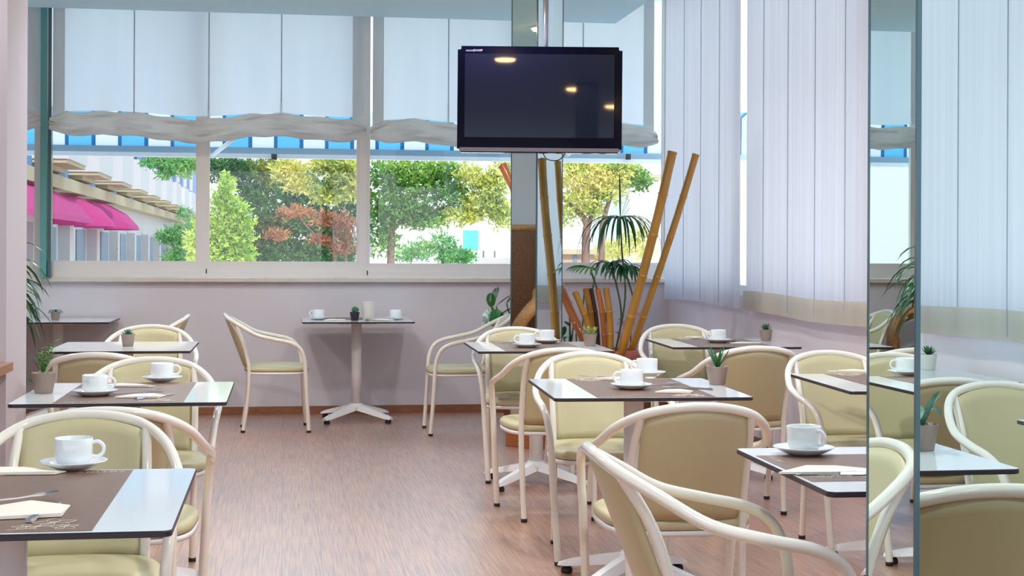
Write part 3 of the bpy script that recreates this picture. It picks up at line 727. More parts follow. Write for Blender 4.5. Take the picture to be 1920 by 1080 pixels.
def pot_plant(kind, p, label, potm='pot', sc=1.0, seed=0, name='potted_succulent', fill='soil'):
    rnd = random.Random(seed); r = empty(name, p); r.scale = (sc, sc, sc); tag(r, label, 'potted plant', 'small potted table plants')
    lathe('pot', [(.0, .001), (.027, .0), (.029, .003), (.038, .064), (.0385, .066), (.036, .066), (.0345, .058), (0, .056)], M[potm], r, 28)
    lathe('soil', [(.0345, .0575), (.030, .0605), (.015, .062), (0, .063)], M[fill], r, 20)
    g = []; b = Vector((0, 0, .060)); lm = M['succ']
    if kind == 'aloe':
        lm = M['aloe']
        for k in range(9):
            a = k*2.4; e = .35 + .65*(k/9); h = .075 + .02*rnd.random()
            g.append(fat_leaf(b, (math.cos(a)*e, math.sin(a)*e, 1), h, .014, .006, .25))
    elif kind == 'rosette':
        lm = M['bluegreen']
        for ring, (n, el, L) in enumerate(((7, .35, .042), (6, .8, .036), (4, 1.8, .026))):
            for k in range(n):
                a = 2*PI*k/n + ring*.5; g.append(fat_leaf(b + Vector((0, 0, .006*ring)), (math.cos(a), math.sin(a), el), L, .018, .007, .3, 4))
    elif kind == 'dark_rosette':
        lm = M['succ']
        for k in range(16):
            a = k*2.4; el = .3+k*.12; g.append(fat_leaf(b + Vector((0, 0, .004)), (math.cos(a), math.sin(a), el), .042, .014, .007, .5, 4))
    elif kind == 'arch':
        lm = M['bluegreen']
        for k in range(10):
            a = k*PI/5+.2; g.append(blade(b, (math.cos(a), math.sin(a), 1.3), .085, .014, 2.6, 7))
    elif kind == 'bushy':
        lm = M['jade']
        for s in range(6):
            a = s*1.05; st = Vector((math.cos(a)*.3, math.sin(a)*.3, 1)).normalized(); H = .05+.045*rnd.random() if s else .11
            for k in range(9):
                q = b + st*H*(k/8); aa = k*2.4; g.append(fat_leaf(q, (math.cos(aa), math.sin(aa), .4), .022, .013, .004, 0, 3))
    elif kind == 'mixed':
        lm = M['bloom']
        for k in range(40):
            a = rnd.random()*6.28; rr = .03*rnd.random()**.5; q = b + Vector((rr*math.cos(a), rr*math.sin(a), .004+.03*rnd.random()))
            g.append(fat_leaf(q, (math.cos(a), math.sin(a), .7), .022, .012, .005, .2, 3))
    elif kind == 'cactus':
        lm = M['succ']
        g.append(lathe_geo([(0, .06), (.016, .062), (.021, .078), (.018, .098), (.010, .108), (0, .11)], 14))
        for a in (0, 2, 4): g.append((lambda VF: ([v*.6 + Vector((.02*math.cos(a), .02*math.sin(a), .035)) for v in VF[0]], VF[1]))(lathe_geo([(0, .06), (.016, .062), (.021, .078), (.018, .098), (.010, .108), (0, .11)], 10)))
    elif kind == 'trailing':
        lm = M['bluegreen']
        for k in range(7):
            a = k*.9+.3; g.append(blade(b, (math.cos(a)*.6, math.sin(a)*.6, 1.4), .11 if k else .10, .024, 2.2 if k > 1 else .5, 8, shape='oval'))
    V, Fc = merge(g); link_mesh('foliage', V, Fc, lm, r)
    if kind == 'mixed':
        V, Fc = merge([fat_leaf(b + Vector((.02*math.cos(k*2.4), .02*math.sin(k*2.4), .002)), (math.cos(k*2.4), math.sin(k*2.4), .5), .024, .012, .005, .2, 3) for k in range(10)]); link_mesh('foliage', V, Fc, M['bluegreen'], r)
    return r

# ------------------------------------------------------------------ tables
T1 = table(322, 995, (1, -1), 0, 'nearest table on the left, cut by the bottom left of the picture')
T2 = table(425, 754, (1, -1), 0, 'second table on the left, with two coffee cups and a leafy pot')
T3 = table(357, 658, (1, -1), 0, 'bare table on the left with one small rosette plant')
T4 = table(205, 604, (1, -1), 0, 'farthest left table against the back wall, partly behind the pillar', (.81, .72))
T5 = table(567, 604, (-1, -1), 0, 'table for two standing alone against the back wall', (.81, .72))
R1 = table(897, 659, (-1, -1), -1.5, 'table in front of the mirrored column and bamboo')
R2 = table(1040, 747, (-1, -1), -2.5, 'table in the centre right with an aloe pot and two cups')
R3 = table(1262, 651, (-1, -1), -3, 'farthest table along the right wall with one cup and a dark rosette')
R4 = table(1595, 734, (-1, -1), -3, 'table cut off by the left edge of the right mirrored column')
R5 = table(1554, 923, (-1, -1), -1, 'nearest table on the right with one coffee cup, in front of the wall tables', (.81, .72))
M1 = table(0, 0, None, 0, 'table seen only in the right column mirror, under the white potted succulent', pos=(2.58, -1.19, 0))
M2 = table(0, 0, None, 0, 'nearest table seen in the right column mirror, with a trailing plant', pos=(1.40, 1.064, 0))
M3 = table(0, 0, None, 0, 'table whose corner tip shows at the right edge of the column mirror', pos=(2.62, .86, 0))

mats(T1, 'nearest left table', .72, .8); mats(T2, 'second left table', .72, .8)
mats(T5, 'lone table by the back wall', .81, .72, sx=-.08, which=(1,)); mats(R1, 'table by the mirrored column', .72, .8)
mats(R2, 'centre right table', .72, .8, sx=.01); mats(R3, 'farthest right wall table', .72, .8)
mats(R4, 'table at the column edge', .72, .8); mats(R5, 'nearest right table', .81, .72, 'x')

# ------------------------------------------------------------------ chairs (top of back rail in the photo)
chair(160, 768, 180, 'cream armchair at the far side of the nearest left table, facing the camera')
chair(196, 762, 0, 'cream armchair back to back behind the nearest left chair, only its rail showing')
chair(288, 668, 180, 'cream armchair facing the camera behind the second left table with cups')
chair(178, 660, 0, 'cream armchair with its back to the camera in front of the bare left table')
chair(284, 608, 180, 'cream armchair facing the camera behind the bare left table')
chair(354, 588, 90, 'cream armchair at the right end of the farthest left table, only its rail end showing')
chair(421, 586, -88, 'cream armchair to the left of the lone back wall table, seen from the side')
chair(956, 588, 90, 'cream armchair to the right of the lone back wall table, half hidden')
chair(0, 0, -90, 'cream armchair at the left end of the farthest left table, seen in the column mirror', pos=(-2.20, 11.1, 0))
chair(965, 612, 180, 'cream armchair behind the table in front of the mirrored column')
chair(1060, 651, 0, 'cream armchair with its back to the camera in front of the table by the bamboo')
chair(1100, 658, 180, 'cream armchair facing the camera behind the centre right table')
chair(1312, 754, -2, 'cream armchair with its back to the camera in front of the centre right table')
chair(0, 0, -92, 'nearest cream armchair in the foreground, facing right to the nearest right table', pos=(1.045, 3.36, 0))
chair(1265, 607, 180, 'cream armchair facing the camera behind the farthest right wall table')
chair(1424, 648, 0, 'cream armchair seen from behind, in front of the farthest right wall table')
chair(1548, 656, 184, 'cream armchair facing the camera behind the table at the column edge')
chair(0, 0, 90, 'cream armchair on the far right side of the nearest right table, behind the column', pos=(2.30, 3.42, 0))
chair(0, 0, 180, 'cream armchair with a dark back seen in the column mirror behind the white potted plant', pos=(2.36, -.55, 0))
chair(0, 0, -4, 'cream armchair seen in the column mirror at the right edge of the picture', pos=(2.46, .30, 0))
chair(0, 0, 180, 'nearest cream armchair seen in the column mirror, bottom right corner', pos=(1.36, 1.785, 0))

# ------------------------------------------------------------------ tableware
cup(138, 872+6, 0, 'on the nearest left table'); cup(178, 741, 0, 'on the second left table, left one'); cup(304, 715, 0, 'on the second left table, right one')
cup(597, 599, 160, 'at the left end of the lone back wall table'); cup(742, 599, 100, 'at the right end of the lone back wall table')
cup(988, 651, 180, 'by the mirrored column, front one'); cup(1025, 643, 180, 'by the mirrored column, rear one')
cup(1184, 729, 180, 'on the centre right table, left one'); cup(1213, 705, 180, 'on the centre right table, right one')
cup(1347, 642, 180, 'on the farthest right wall table'); cup(1507, 851, -60, 'on the nearest right table')
napkin(20, 886, 0, 'on the far side of the nearest left table', 1, 1.05); napkin(10, 962, 22, 'on the near side of the nearest left table', 0, 1.3)
fork(30, 945, -62, 'beside the napkin on the nearest left table', .0095); knife(84, 962, -8, 'beside the napkin on the nearest left table')
napkin(240, 724, -10, 'on the far side of the second left table', 1, .9); napkin(262, 744, 8, 'at the front edge of the second left table', 0, .9)
knife(292, 744, -35, 'at the front edge of the second left table'); fork(262, 736, -60, 'lying between the two napkins on the second left table', .001)
napkin(625, 600.5, 20, 'beside the left cup of the back wall table', 1, .8); napkin(715, 600.5, 0, 'beside the right cup of the back wall table', 1, .8)
fork(706, 601, 70, 'by the white vase on the back wall table'); 
fork(964, 643, 60, 'beside the front cup on the table by the mirrored column'); knife(955, 641, 70, 'left of the front cup on the table by the mirrored column')
napkin(1148, 712, 100, 'behind the left cup on the centre right table', 0, .8); knife(1122, 708, 38, 'left of the cups on the centre right table'); 
napkin(1262, 735, 0, 'at the front edge of the centre right table', 0, .8); fork(1240, 722, -60, 'right of the front cup on the centre right table', .001); knife(1290, 729, 48, 'right of the napkin on the centre right table')
napkin(1298, 634, 60, 'left of the cup on the farthest right wall table', 0, .8); fork(1318, 636, 60, 'left of the cup on the farthest right wall table')
napkin(1396, 644, 0, 'right of the cup on the farthest right wall table', 1, .85); knife(1372, 641, 40, 'right of the cup on the farthest right wall table')
napkin(1612, 697, -30, 'on the table at the column edge', 1, .9); knife(1590, 697, 60, 'on the table at the column edge')
napkin(1560, 884, -6, 'in front of the cup on the nearest right table', 1, 1.25); knife(1575, 890, 84, 'along the napkin on the nearest right table', 0)
# white vase and plants
vz = lathe('vase', [(0, .002), (.036, 0), (.038, .003), (.052, .135), (.053, .137), (.050, .137), (.036, .010), (0, .008)], M['pot_white'])
place(vz, at(690, 600.5, .75), 0, 'plain white tapered vase on the lone back wall table', 'vase')
pot_plant('cactus', at(665, 601, .75), 'black pot with a small cactus on the lone back wall table', 'pot_black', .95, fill='pebble')
pot_plant('arch', at(104, 600, .75), 'taupe pot with drooping leaves on the farthest left table', sc=.95)
pot_plant('rosette', at(240, 649, .75), 'taupe pot with a grey-green rosette on the bare left table', sc=.98)
pot_plant('bushy', at(82, 737, .75), 'taupe pot with a bright upright leafy plant on the second left table', sc=1.12)
pot_plant('mixed', at(1106, 649, .75), 'taupe pot with mixed yellow-green succulents on the table by the bamboo', sc=1.02, fill='pebble')
pot_plant('aloe', at(1345, 721, .75), 'taupe pot with a spiky aloe on the centre right table', sc=1.08)
pot_plant('dark_rosette', at(1436, 639, .75), 'taupe pot with a dark rosette on the farthest right wall table', sc=1.0)
pot_plant('dark_rosette', (2.83, -1.44, .75), 'white pot with a dark succulent reflected in the right column', 'pot_white', 1.05)
pot_plant('trailing', (1.665, 1.11, .75), 'taupe pot with a trailing plant reflected in the right column', 'pot', 1.05, fill='pebble')

# ------------------------------------------------------------------ bamboo planter
DP = 9.88
pc = atD(1133, 660, DP)
pl = empty('planter', (pc.x, pc.y, 0)); pl.scale = (.87, .87, 1.02); tag(pl, 'large terracotta planter holding the bamboo poles', 'planter')
lathe('pot', [(0, .002), (.17, 0), (.18, .01), (.235, .50), (.24, .54), (.268, .545), (.275, .56), (.275, .60), (.262, .612), (.240, .606), (.238, .57), (.2, .56), (0, .56)], M['terracotta'], pl, 48)
lathe('soil', [(.235, .562), (.18, .572), (0, .576)], M['soil'], pl, 32)
def bamboo(b, t, rad, m, label):
    b, t = Vector(b), Vector(t); L = (t-b).length; n = max(3, int(L/.24)); path = []; R = []
    for k in range(n):
        for q, rr in ((0.02, 1.0), (.5, .97), (.93, 1.0), (.965, 1.10), (.985, 1.10), (1.0, .98)):
            s = (k+q)/n; bow = Vector((.012*math.sin(s*PI), .006*math.sin(s*2*PI), 0)); path.append(b + (t-b)*s + bow); R.append(rad*rr)
    r = tube('bamboo_pole', path, R, m, None, 14)
    tag(r, label, 'bamboo pole', 'bamboo poles in the terracotta planter')
    ax = (t-b).normalized(); e = tube('cut_end', [t - ax*.004, t + ax*.0015], [rad*.80, rad*.80], M['bamboo_in'], r, 14)
    return r
def bpx(b, t, rad, m, label, db=DP, dt=DP): bamboo(atD(b[0], b[1], db), atD(t[0], t[1], dt), rad, m, label)
bpx((1163, 668), (1261, 284), .030, M['bamboo'], 'tall golden bamboo pole leaning right, the left one of the two', DP-.20, DP-.31)
bpx((1180, 668), (1305, 289), .0235, M['bamboo'], 'tall thinner golden bamboo pole leaning right, the rightmost', DP-.09, DP-.20)
bpx((1108, 668), (942, 310), .030, M['bamboo_o'], 'long orange bamboo pole leaning left behind the mirrored column', DP+.08, DP+.62)
bpx((1118, 668), (1078, 547), .021, M['bamboo'], 'short yellow bamboo stub leaning left', DP-.1, DP-.12)
bpx((1113, 668), (1098, 541), .021, M['bamboo'], 'short golden bamboo stub beside the leaning yellow one', DP+.02, DP+.02)
bpx((1122, 668), (1107, 541), .019, M['bamboo_d'], 'short dark bamboo stub in the middle of the planter', DP+.08, DP+.08)
bpx((1135, 668), (1121, 542), .019, M['bamboo_o'], 'short reddish bamboo stub right of the dark one', DP-.02, DP-.02)
bpx((1145, 668), (1136, 541), .022, M['bamboo'], 'short golden-orange bamboo stub, rightmost of the short ones', DP-.14, DP-.14)

# palm in the planter
def frond(g, base, ctrl, n, L, w, droop, gs, pinn=True, fan=1.0, start=.3):
    P = spline([base] + ctrl, 8); gs.append(tube_geo(P, [.006*(1-.6*i/(len(P)-1)) for i in range(len(P))], 6))
    N = len(P)
    for k in range(n):
        s = start + (1-start)*k/(n-1); i = min(N-2, int(s*(N-1))); p = P[i]; t = (P[i+1]-P[i]).normalized()
        side = t.cross(Vector((0, 0, 1))).normalized()
        for sg in (-1, 1):
            d = t*(.45+.6*s) + side*sg*fan + Vector((0, 0, .25))
            g.append(blade(p, d, L*(.65+.5*math.sin(PI*(.15+.8*s))), w, droop, 6))
def fan_head(g, p, n, L, w, droop, rnd, up=.5, fwd=None):
    for k in range(n):
        a = 2*PI*k/n + rnd.random()*.2; d = Vector((math.cos(a), math.sin(a), up*(.6+.8*rnd.random())))
        g.append(blade(p, d, L*(.75+.4*rnd.random()), w, droop*(.8+.5*rnd.random()), 7))
rnd = random.Random(11)
pr = empty('palm', pc + Vector((0, 0, .57))); tag(pr, 'green palm with drooping fan leaves growing behind the bamboo', 'palm')
pr.location = (0, 0, 0)
base = Vector((pc.x+.08, pc.y+.05, .565)); g = []; gs = []
h1 = atD(1163, 412, DP+.1); gs.append(tube_geo(spline([base, atD(1172, 560, DP+.1), atD(1166, 470, DP+.1), h1], 6), .006, 6)); fan_head(g, h1, 34, .42, .016, 2.6, rnd, .35)
for q in ((1162, 345), (1200, 330), (1215, 348), (1185, 340)): g.append(blade(h1, atD(q[0], q[1], DP+.1)-h1, .28 + .06*rnd.random(), .014, .15, 6))
h3 = atD(1172, 505, DP); gs.append(tube_geo(spline([base, atD(1190, 590, DP), h3], 6), .006, 6)); fan_head(g, h3, 24, .20, .024, 2.4, rnd, .7)
h4 = atD(1148, 500, DP-.05); gs.append(tube_geo(spline([base, atD(1165, 590, DP), h4], 6), .006, 6)); fan_head(g, h4, 18, .19, .022, 1.8, rnd, .9)
V, Fc = merge(g); link_mesh('leaflets', V, Fc, M['palm'], pr); V, Fc = merge(gs); link_mesh('stems', V, Fc, M['stem'], pr)
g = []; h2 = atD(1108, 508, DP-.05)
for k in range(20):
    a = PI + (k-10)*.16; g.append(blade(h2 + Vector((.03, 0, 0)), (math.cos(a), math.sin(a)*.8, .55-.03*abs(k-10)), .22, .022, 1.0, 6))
V, Fc = merge(g); link_mesh('bright_leaflets', V, Fc, M['palm_bright'], pr)['label'] = 'bright yellow-green palm leaflets'
V, Fc = tube_geo(spline([base, atD(1135, 590, DP), h2], 6), .006, 6); link_mesh('stem', V, Fc, M['stem'], pr)
# orchid in the planter
og = []; oc = atD(1183, 610, DP+.12)
orc = empty('orchid'); tag(orc, 'pale pink flowers between the two tall bamboo poles', 'flower')
for k in range(7):
    c = oc + Vector((rnd.uniform(-.09, .09), rnd.uniform(-.05, .05), rnd.uniform(-.09, .07)))
    for j in range(5): a = j*1.257; og.append(blade(c, (math.cos(a), -.4, math.sin(a)), .045, .036, .2, 4, shape='oval'))
V, Fc = merge(og); link_mesh('petals', V, Fc, M['orchid'], orc)
V, Fc = tube_geo(spline([Vector((oc.x, oc.y, .565)), oc + Vector((0, 0, -.05)), oc + Vector((.02, 0, .04))], 5), .004, 6); link_mesh('stem', V, Fc, M['stem'], orc)

# variegated rubber plant left of (behind) the mirrored column, standing in its own pot
def leafy(label, px, py, d, leaves, name='rubber_plant'):
    c = atD(px, py, d); r = empty(name); tag(r, label, 'potted plant')
    cy = c.y
    lt = lathe('pot', [(0, .002), (.11, 0), (.14, .26), (.145, .28), (.13, .28), (.12, .25), (0, .25)], M['terracotta'], r, 28); lt.location = (c.x, cy, 0)
    gs = []; ga = []; gb = []
    top = Vector((c.x, cy, .25))
    for (lx, ly, dx, dz, L, W, mm) in leaves:
        q = atD(lx, ly, d); gs.append(tube_geo(spline([top, (top+q)/2 + Vector((rnd.uniform(-.03, .03), 0, .05)), q], 5), .0055, 6))
        dv = Vector((dx*math.cos(YAW), -.35, dz)); (ga if mm else gb).append(blade(q, dv, L, W, .25, 8, fold=.10, shape='oval'))
    if ga: V, Fc = merge(ga); link_mesh('variegated_leaves', V, Fc, M['vari'], r)
    if gb: V, Fc = merge(gb); link_mesh('green_leaves', V, Fc, M['rubberleaf'], r)
    V, Fc = merge(gs); link_mesh('stems', V, Fc, M['stem'], r)
leafy('leafy rubber plant with white-edged leaves at the left edge of the mirrored column', 975, 640, 11.1,
      [(922, 572, .25, 1, .16, .075, 1), (930, 575, .9, .8, .19, .07, 1), (938, 592, .8, .6, .15, .09, 0), (930, 580, .0, -1, .15, .12, 0), (916, 580, -.3, -.9, .14, .07, 1), (921, 576, -.1, .9, .12, .07, 0), (945, 600, .4, -.6, .14, .08, 1), (945, 592, .3, -.8, .10, .06, 1), (952, 600, .5, .3, .1, .05, 1), (950, 570, .5, .8, .10, .05, 1)])
leafy('dark leafy plant low behind the table with mixed succulents', 1072, 650, 10.7,
      [(1066, 560, .0, -1, .11, .055, 0), (1075, 610, .5, .5, .07, .05, 0), (1068, 612, -.5, .5, .07, .045, 0), (1080, 625, .8, -.1, .08, .05, 0), (1055, 630, .1, .9, .08, .05, 0), (1072, 628, -.6, -.2, .08, .05, 0), (1115, 520, .3, 1, .10, .03, 1), (1095, 545, .9, .6, .12, .035, 1)], 'leafy_plant')

# drooping palm behind the left pillar, on a tall stand
dp = empty('potted_palm', (-1.50, 7.8, 0)); tag(dp, 'dark green long-leaved plant peeking out from behind the left pillar', 'potted plant')
lathe('stand', [(0, 0), (.17, 0), (.17, .03), (.03, .05), (.03, .60), (.15, .62), (.15, .65), (0, .65)], M['pole'], dp, 24)
lathe('pot', [(0, .65), (.10, .65), (.14, .88), (.145, .90), (.13, .90), (.12, .87), (0, .87)], M['terracotta'], dp, 28)
g = []; rnd = random.Random(3)
for k in range(80):
    a = k*2.4; el = .1+1.9*rnd.random(); g.append(blade((0, 0, .93+.22*rnd.random()), (math.cos(a), math.sin(a), el), .36+.12*rnd.random(), .036, 1.7+rnd.random(), 8))
for q in ((.30, -.02, .80), (.26, .05, .62), (.24, -.06, .50)): g.append(blade((.12, 0, q[2]+.12), (1, q[1], .4), .26, .03, 2.6, 7))
V, Fc = merge(g); link_mesh('foliage', V, Fc, M['palm'], dp)
tube('trunk', [(0, 0, .86), (.01, 0, 1.0), (0, 0, 1.15)], .018, M['bark'], dp)

# rattan armchair by the left wall, seen in the column mirror
rc = empty('rattan_armchair', (-3.05, 10.74, 0), -PI/2 + .15); rc.scale = (1.4, 1, 1); tag(rc, 'tall brown rattan armchair reflected in the left face of the far column', 'chair')
bm = bmesh.new()
V = []; Fc = []; nx, nz = 16, 12
for s_ in (0, 1):
    for j in range(nz+1):
        for i in range(nx+1):
            t = i/nx; a = PI*(.5+(t-.5)*.9); rr = .42 - .03*s_; V.append((rr*math.cos(a), -.05-rr*math.sin(a)*.9+.12, .35+1.13*j/nz + 0))
NN = (nx+1)*(nz+1)
for j in range(nz):
    for i in range(nx): a = j*(nx+1)+i; Fc += [(a, a+nx+1, a+nx+2, a+1), (a+NN, a+NN+1, a+NN+nx+2, a+NN+nx+1)]
link_mesh('backrest', V, Fc, M['rattan'], rc)
tube('top_binding', spline([(.42*math.cos(PI*(.5+(t/8-.5)*.95)), -.05-.40*math.sin(PI*(.5+(t/8-.5)*.95))*.9+.12, 1.49) for t in range(9)], 4), .035, M['rattan_l'], rc)
tube('arm', spline([(-.42, .05, .88), (-.46, .25, .80), (-.43, .42, .70), (-.36, .46, .5), (-.35, .44, .02)], 6), .05, M['rattan_l'], rc)
tube('arm', spline([(.42, .05, .88), (.46, .25, .80), (.43, .42, .70), (.36, .46, .5), (.35, .44, .02)], 6), .05, M['rattan_l'], rc)
box('seat', -.38, .38, -.25, .44, .33, .44, M['rattan'], rc, bevel=.03)
box('base', -.36, .36, -.24, .40, .0, .33, M['rattan'], rc, bevel=.02)

# ------------------------------------------------------------------ outside: awning over the windows
YA = 13.3
def zA(py, px=500): return atY(px, py, YA).z
aw = empty('striped_awning'); tag(aw, 'blue and white striped awning outside the back windows', 'awning')
z1 = zA(277); V = [(-6, YA-.20, z1+.37), (5, YA-.20, z1+.37), (5, YA, z1+.33), (-6, YA, z1+.33), (-6, YA+.01, z1+.0), (5, YA+.01, z1+.0)]
link_mesh('canopy', V, [(0, 1, 2, 3), (3, 2, 5, 4)], M['stripe'], aw, smooth=False)
z2 = zA(284); z3 = zA(294)
bm = bmesh.new(); add_box(bm, -6, 5, YA-.03, YA+.03, z2-.035, z2+.03); obj('grey_bar', bm, M['metal_g'], aw)
bm = bmesh.new(); add_box(bm, -6, 5, YA-.12, YA-.04, z3-.018, z3+.018); obj('front_bar', bm, M['metal_w'], aw)
for px_ in (398, 1062):
    a = atY(px_, 292, YA-.1); b = atY(px_+45, 256, 12.6); tube('folding_arm', [a, b], .018, M['metal_w'], aw)
    k = atY(px_+116, 293, YA-.15); lathe('joint', [(0, -.03), (.025, -.03), (.025, .02), (0, .02)], M['rubber'], aw, 12).location = k

# ground and buildings
struct(box('ground', -90, 90, YB+.3, 160, -1.4, -1.2, M['ground']))
fx = -5.0
def facade():
    r = empty('hotel_building'); tag(r, 'long pale building on the left with balconies and arched openings', 'building')
    zc = 2.74; ang = math.radians(2)
    box('upper_wall', fx-6, fx, 18, 100, zc, 14, M['ext_blue'], r)
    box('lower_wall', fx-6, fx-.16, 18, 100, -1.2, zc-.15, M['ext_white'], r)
    box('cornice', fx-.2, fx+.25, 18, 100, zc-.18, zc+.10, M['ext_cream'], r)
    for k in range(11):
        y = 31.1 + k*5.1
        b = empty('balcony'); b.parent = r
        box('balcony_slab', fx, fx+.68, y, y+2.8, 3.0, 3.08, M['ext_cream'], b)
        box('balcony_parapet', fx, fx+.72, y-.03, y+2.83, 3.08, 3.98, M['ext_white'], b)
        box('bracket', fx, fx+.3, y+.2, y+2.6, 2.90, 3.0, M['ext_cream'], b)
        box('window', fx-.05, fx+.03, y-1.9, y-.7, 2.86, 5.6, M['ext_glass'], r)
        box('shutter', fx-.05, fx+.06, y+.6, y+2.2, 4.0, 6.8, M['ext_glass'], r)
        box('downpipe', fx, fx+.15, y-.12, y+.02, 4.4, 14, M['ext_white'], r)
        box('opening', fx-.2, fx-.13, y-2.6, y-.9, -1.2, 1.75, M['ext_dark'], r)
        if k % 2 == 0: box('glass_door', fx-.2, fx-.12, y+.3, y+1.5, -1.2, 1.7, M['cyan'], r)
        box('column', fx-.2, fx+.1, y-.4, y+.1, -1.2, 1.8, M['ext_white'], r)
facade()
def ext_awning(y0, y1, zt, zb, label):
    V = []; Fc = []; prof = [(.0, zt), (.30, zt-.05), (.75, zt-.30), (1.05, zt-.62), (1.1, zb)]
    for y, s in ((y0, .55), (y0+.9, 1), (y1-.9, 1), (y1, .55)):
        for x, z in prof: V.append((fx-.13+x*s, y, z))
    n = len(prof)
    for j in range(3):
        for i in range(n-1): a = j*n+i; Fc.append((a, a+1, a+n+1, a+n))
    for j in (0, 3):
        b = len(V); V.append((fx-.13, (y0, 0, 0, y1)[j], zb)); Fc.append(tuple([j*n+i for i in range(n)] + [b]))
    o = link_mesh('magenta_awning', V, Fc, M['magenta'], smooth=False); tag(o, label, 'awning', 'magenta dome awnings on the hotel')
a0, a1, a2, a3 = [(fx+1.1)/math.tan(math.atan2(p-960, F)+YAW) for p in (96, 198, 236, 276)]
ext_awning(a0-5, a1-.2, 2.54, 1.80, 'nearest and largest magenta awning on the pale building')
ext_awning(a1+1.5, a2-.2, 2.54, 1.80, 'middle magenta awning on the pale building')
ext_awning(a2+1.6, a3, 2.54, 1.80, 'farthest magenta awning on the pale building')
def wbuild(x0, x1, y0, y1, z0, z1, label, wins, m='ext_sun'):
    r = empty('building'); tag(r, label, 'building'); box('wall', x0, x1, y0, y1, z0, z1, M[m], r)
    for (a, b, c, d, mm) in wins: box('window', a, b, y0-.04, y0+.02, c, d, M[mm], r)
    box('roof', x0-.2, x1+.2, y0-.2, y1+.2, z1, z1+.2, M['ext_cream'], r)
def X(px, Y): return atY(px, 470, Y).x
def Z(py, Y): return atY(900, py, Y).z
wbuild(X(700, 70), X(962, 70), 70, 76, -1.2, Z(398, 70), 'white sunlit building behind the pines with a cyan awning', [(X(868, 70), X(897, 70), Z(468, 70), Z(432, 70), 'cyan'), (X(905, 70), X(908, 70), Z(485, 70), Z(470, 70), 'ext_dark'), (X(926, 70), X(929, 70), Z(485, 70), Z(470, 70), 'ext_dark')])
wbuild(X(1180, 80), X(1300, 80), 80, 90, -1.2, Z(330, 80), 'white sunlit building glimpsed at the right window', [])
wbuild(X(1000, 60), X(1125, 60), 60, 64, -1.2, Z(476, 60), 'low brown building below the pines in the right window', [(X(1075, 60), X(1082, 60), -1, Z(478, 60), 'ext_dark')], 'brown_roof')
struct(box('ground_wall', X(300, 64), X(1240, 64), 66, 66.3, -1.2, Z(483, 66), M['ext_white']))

# ------------------------------------------------------------------ trees
FD, FL = 9.0, .42
def crown(clumps, dens, leaf, rng):
    leaf = leaf*FL
    """clumps: (centre, radii) ; thin needle-tuft triangles scattered through each blob"""
    Vs = []; 
    for c, r in clumps:
        n = int(dens*FD*max(r)**2); u = rng.normal(size=(n, 3)); u /= np.linalg.norm(u, axis=1, keepdims=True)
        rad = rng.random(n)**.45; bump = 1 + .22*np.sin(u[:, :1]*7+u[:, 2:3]*9)
        p = np.array(c) + u*bump*rad[:, None]*np.array(r)
        d = rng.normal(size=(n, 3)) + u*.9 + np.array([0, 0, .5]); d /= np.linalg.norm(d, axis=1, keepdims=True)
        s = np.cross(d, rng.normal(size=(n, 3))); s /= np.linalg.norm(s, axis=1, keepdims=True)
        L = leaf*(.6+.8*rng.random((n, 1))); W = L*.24
        Vs.append(np.stack([p - s*W, p + s*W, p + d*L], 1).reshape(-1, 3))
    V = np.concatenate(Vs); return V
def fast_mesh(name, V, m, parent):
    n = len(V)//3; me = bpy.data.meshes.new(name); me.vertices.add(len(V)); me.vertices.foreach_set('co', V.astype(np.float32).ravel())
    me.loops.add(n*3); me.loops.foreach_set('vertex_index', np.arange(n*3, dtype=np.int32)); me.polygons.add(n)
    me.polygons.foreach_set('loop_start', np.arange(0, n*3, 3, dtype=np.int32)); me.materials.append(m); me.update(calc_edges=True)
    o = bpy.data.objects.new(name, me); C.objects.link(o); o.parent = parent; return o
def tree(label, name, D, blobs, m, dens, leaf, trunk=None, extra=None, seed=1, tdd=0):
    """blobs: (px, py, half width px, half height px[, dD]); trunk: list of pixel polylines with px radius"""
    rng = np.random.default_rng(seed); r = empty(name); tag(r, label, 'tree')
    def cl(bl):
        out = []
        for b in bl:
            dd = D + (b[4] if len(b) > 4 else 0); c = atD(b[0], b[1], dd); k = dd/F; out.append((tuple(c), (b[2]*k, max(b[2], b[3])*k*.8, b[3]*k)))
        return out
    fast_mesh('foliage', crown(cl(blobs), dens, leaf, rng), m, r)
    if extra: fast_mesh('foliage', crown(cl(extra[0]), dens, leaf, rng), extra[1], r)['label'] = extra[2]
    g = []
    for line in (trunk or []):
        P = spline([atD(x, y, D+tdd) for x, y, w in line], 5); ws = [w for _, _, w in line]; R = [max(.02, np.interp(i/(len(P)-1)*(len(ws)-1), range(len(ws)), ws)*D/F) for i in range(len(P))]
        g.append(tube_geo(P, R, 8))
    if g: V, Fc = merge(g); link_mesh('trunk', V, Fc, M['bark'], r)
gz = 540
tree('bright lime-green young pine in the middle window', 'young_pine', 19, [(425, 345, 14, 22), (418, 380, 28, 30), (442, 395, 26, 26), (410, 425, 40, 32), (440, 450, 38, 30), (400, 470, 46, 30), (385, 420, 22, 22), (458, 420, 20, 24), (446, 480, 34, 26), (370, 455, 26, 30)], M['pine_lime'], 1500, .15, [[(418, 760, 4), (420, 500, 3), (424, 370, 2)]], seed=2)
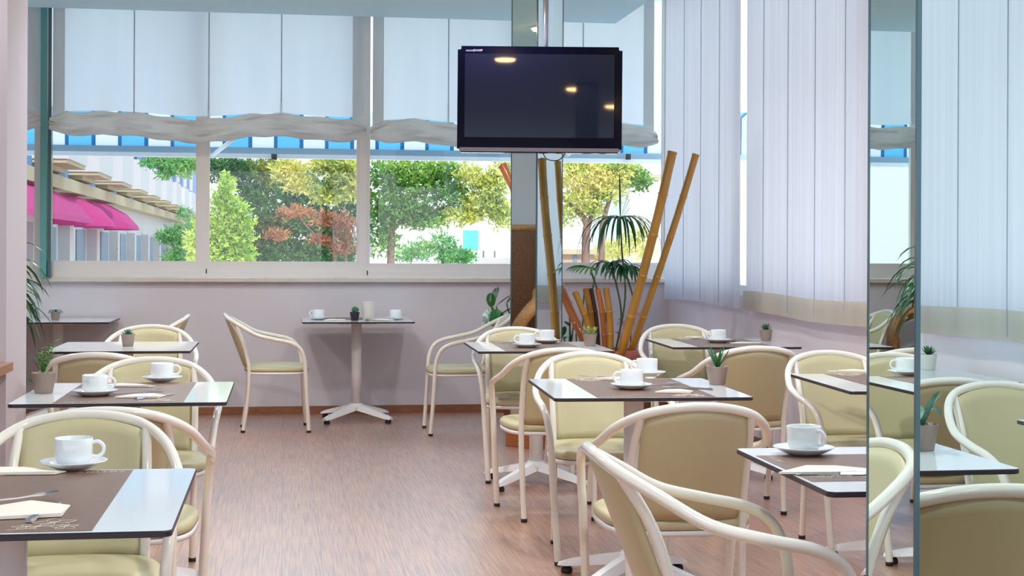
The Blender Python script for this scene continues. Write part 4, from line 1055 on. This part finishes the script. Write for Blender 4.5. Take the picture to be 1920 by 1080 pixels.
tree('big dark pine filling the middle window behind the lime one', 'pine_tree', 27, [(430, 318, 50, 26, 3), (500, 325, 46, 30, 3), (480, 370, 50, 38, 3), (560, 360, 60, 46, 4), (520, 420, 60, 34, 4), (590, 420, 66, 40, 4), (500, 470, 60, 34, 4), (600, 475, 66, 26, 4), (660, 380, 40, 50, 4), (650, 460, 30, 30, 4)], M['pine_dark'], 760, .22,
     [[(640, 900, 9), (640, 520, 8), (600, 430, 5), (560, 380, 3)], [(640, 520, 6), (655, 420, 4), (640, 360, 3)], [(500, 900, 7), (500, 480, 6), (505, 420, 3)]],
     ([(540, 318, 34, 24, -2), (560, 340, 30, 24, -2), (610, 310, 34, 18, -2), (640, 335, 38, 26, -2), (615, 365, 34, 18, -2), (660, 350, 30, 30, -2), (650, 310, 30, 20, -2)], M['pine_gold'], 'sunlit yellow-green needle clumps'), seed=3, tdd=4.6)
tree('pine with rust-brown dry inner branches in the middle window', 'dry_pine', 28.6, [(555, 398, 34, 11), (612, 412, 32, 16), (646, 425, 22, 30), (520, 440, 24, 10), (600, 450, 24, 10), (640, 465, 24, 16)], M['dry'], 330, .24, [[(628, 900, 5), (628, 480, 4), (618, 420, 2.5), (600, 395, 1.5)], [(648, 900, 4), (648, 440, 2.5), (640, 400, 1.5)], [(628, 470, 3), (590, 440, 2), (555, 400, 1.2)]], seed=4)
tree('large sunlit pine in the window left of the television column', 'pine_tree', 24, [(720, 330, 44, 36), (770, 325, 46, 34), (740, 375, 46, 34), (800, 350, 44, 38), (715, 410, 34, 34), (770, 400, 48, 28), (830, 320, 34, 26), (850, 365, 36, 30), (720, 450, 30, 28), (800, 410, 40, 20)], M['pine'], 650, .20,
     [[(735, 900, 8), (733, 480, 7), (745, 400, 5), (790, 350, 3)], [(745, 420, 4), (830, 390, 3), (900, 360, 2)]],
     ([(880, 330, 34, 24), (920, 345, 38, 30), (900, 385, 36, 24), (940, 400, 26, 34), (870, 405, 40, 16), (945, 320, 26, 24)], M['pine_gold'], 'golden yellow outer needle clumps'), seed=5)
tree('low green shrub under the pines left of the television column', 'shrub', 34, [(790, 470, 30, 20), (830, 460, 30, 26), (850, 478, 34, 18), (875, 482, 20, 14), (760, 478, 24, 16)], M['shrub'], 420, .22, [[(830, 700, 3), (830, 470, 3)]], seed=6)
tree('pine with bare forked trunks in the window right of the television column', 'pine_tree', 26, [(1075, 325, 40, 32), (1120, 330, 44, 38), (1090, 370, 40, 30), (1140, 350, 38, 34), (1165, 325, 36, 24), (1060, 400, 26, 26), (1110, 395, 26, 16)], M['pine_gold'], 600, .20,
     [[(1098, 900, 9), (1098, 480, 8), (1100, 420, 7), (1075, 390, 4), (1055, 370, 3)], [(1128, 900, 7), (1128, 480, 6), (1133, 410, 5), (1148, 360, 3)], [(1100, 440, 5), (1112, 390, 4), (1120, 350, 3)]],
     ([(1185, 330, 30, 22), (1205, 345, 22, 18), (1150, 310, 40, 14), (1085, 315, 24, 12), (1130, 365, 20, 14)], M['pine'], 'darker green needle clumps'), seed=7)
tree('small yellow-green bush in the right window', 'bush', 30, [(1150, 470, 34, 18), (1178, 452, 22, 22), (1205, 470, 26, 20), (1200, 440, 14, 20)], M['pine_gold'], 420, .2, [[(1160, 700, 3), (1160, 470, 3)]], seed=8)
tree('pine branch hanging into the top of the left window', 'overhanging_pine', 22, [(290, 305, 26, 14), (330, 312, 34, 20), (310, 325, 20, 14), (360, 305, 26, 16), (350, 325, 14, 10)], M['shrub'], 700, .17, [[(378, 900, 5), (379, 500, 5), (380, 300, 4), (384, 200, 4)], [(382, 300, 3), (355, 312, 2.5), (330, 300, 2), (290, 300, 1)]], seed=9)
tree('green bush at the far end of the pale building', 'bush', 40, [(345, 400, 14, 14), (330, 440, 26, 20), (350, 465, 30, 30), (310, 445, 20, 14), (360, 430, 20, 26), (340, 485, 36, 18)], M['shrub'], 420, .24, [[(350, 600, 4), (350, 450, 3)]], seed=10)
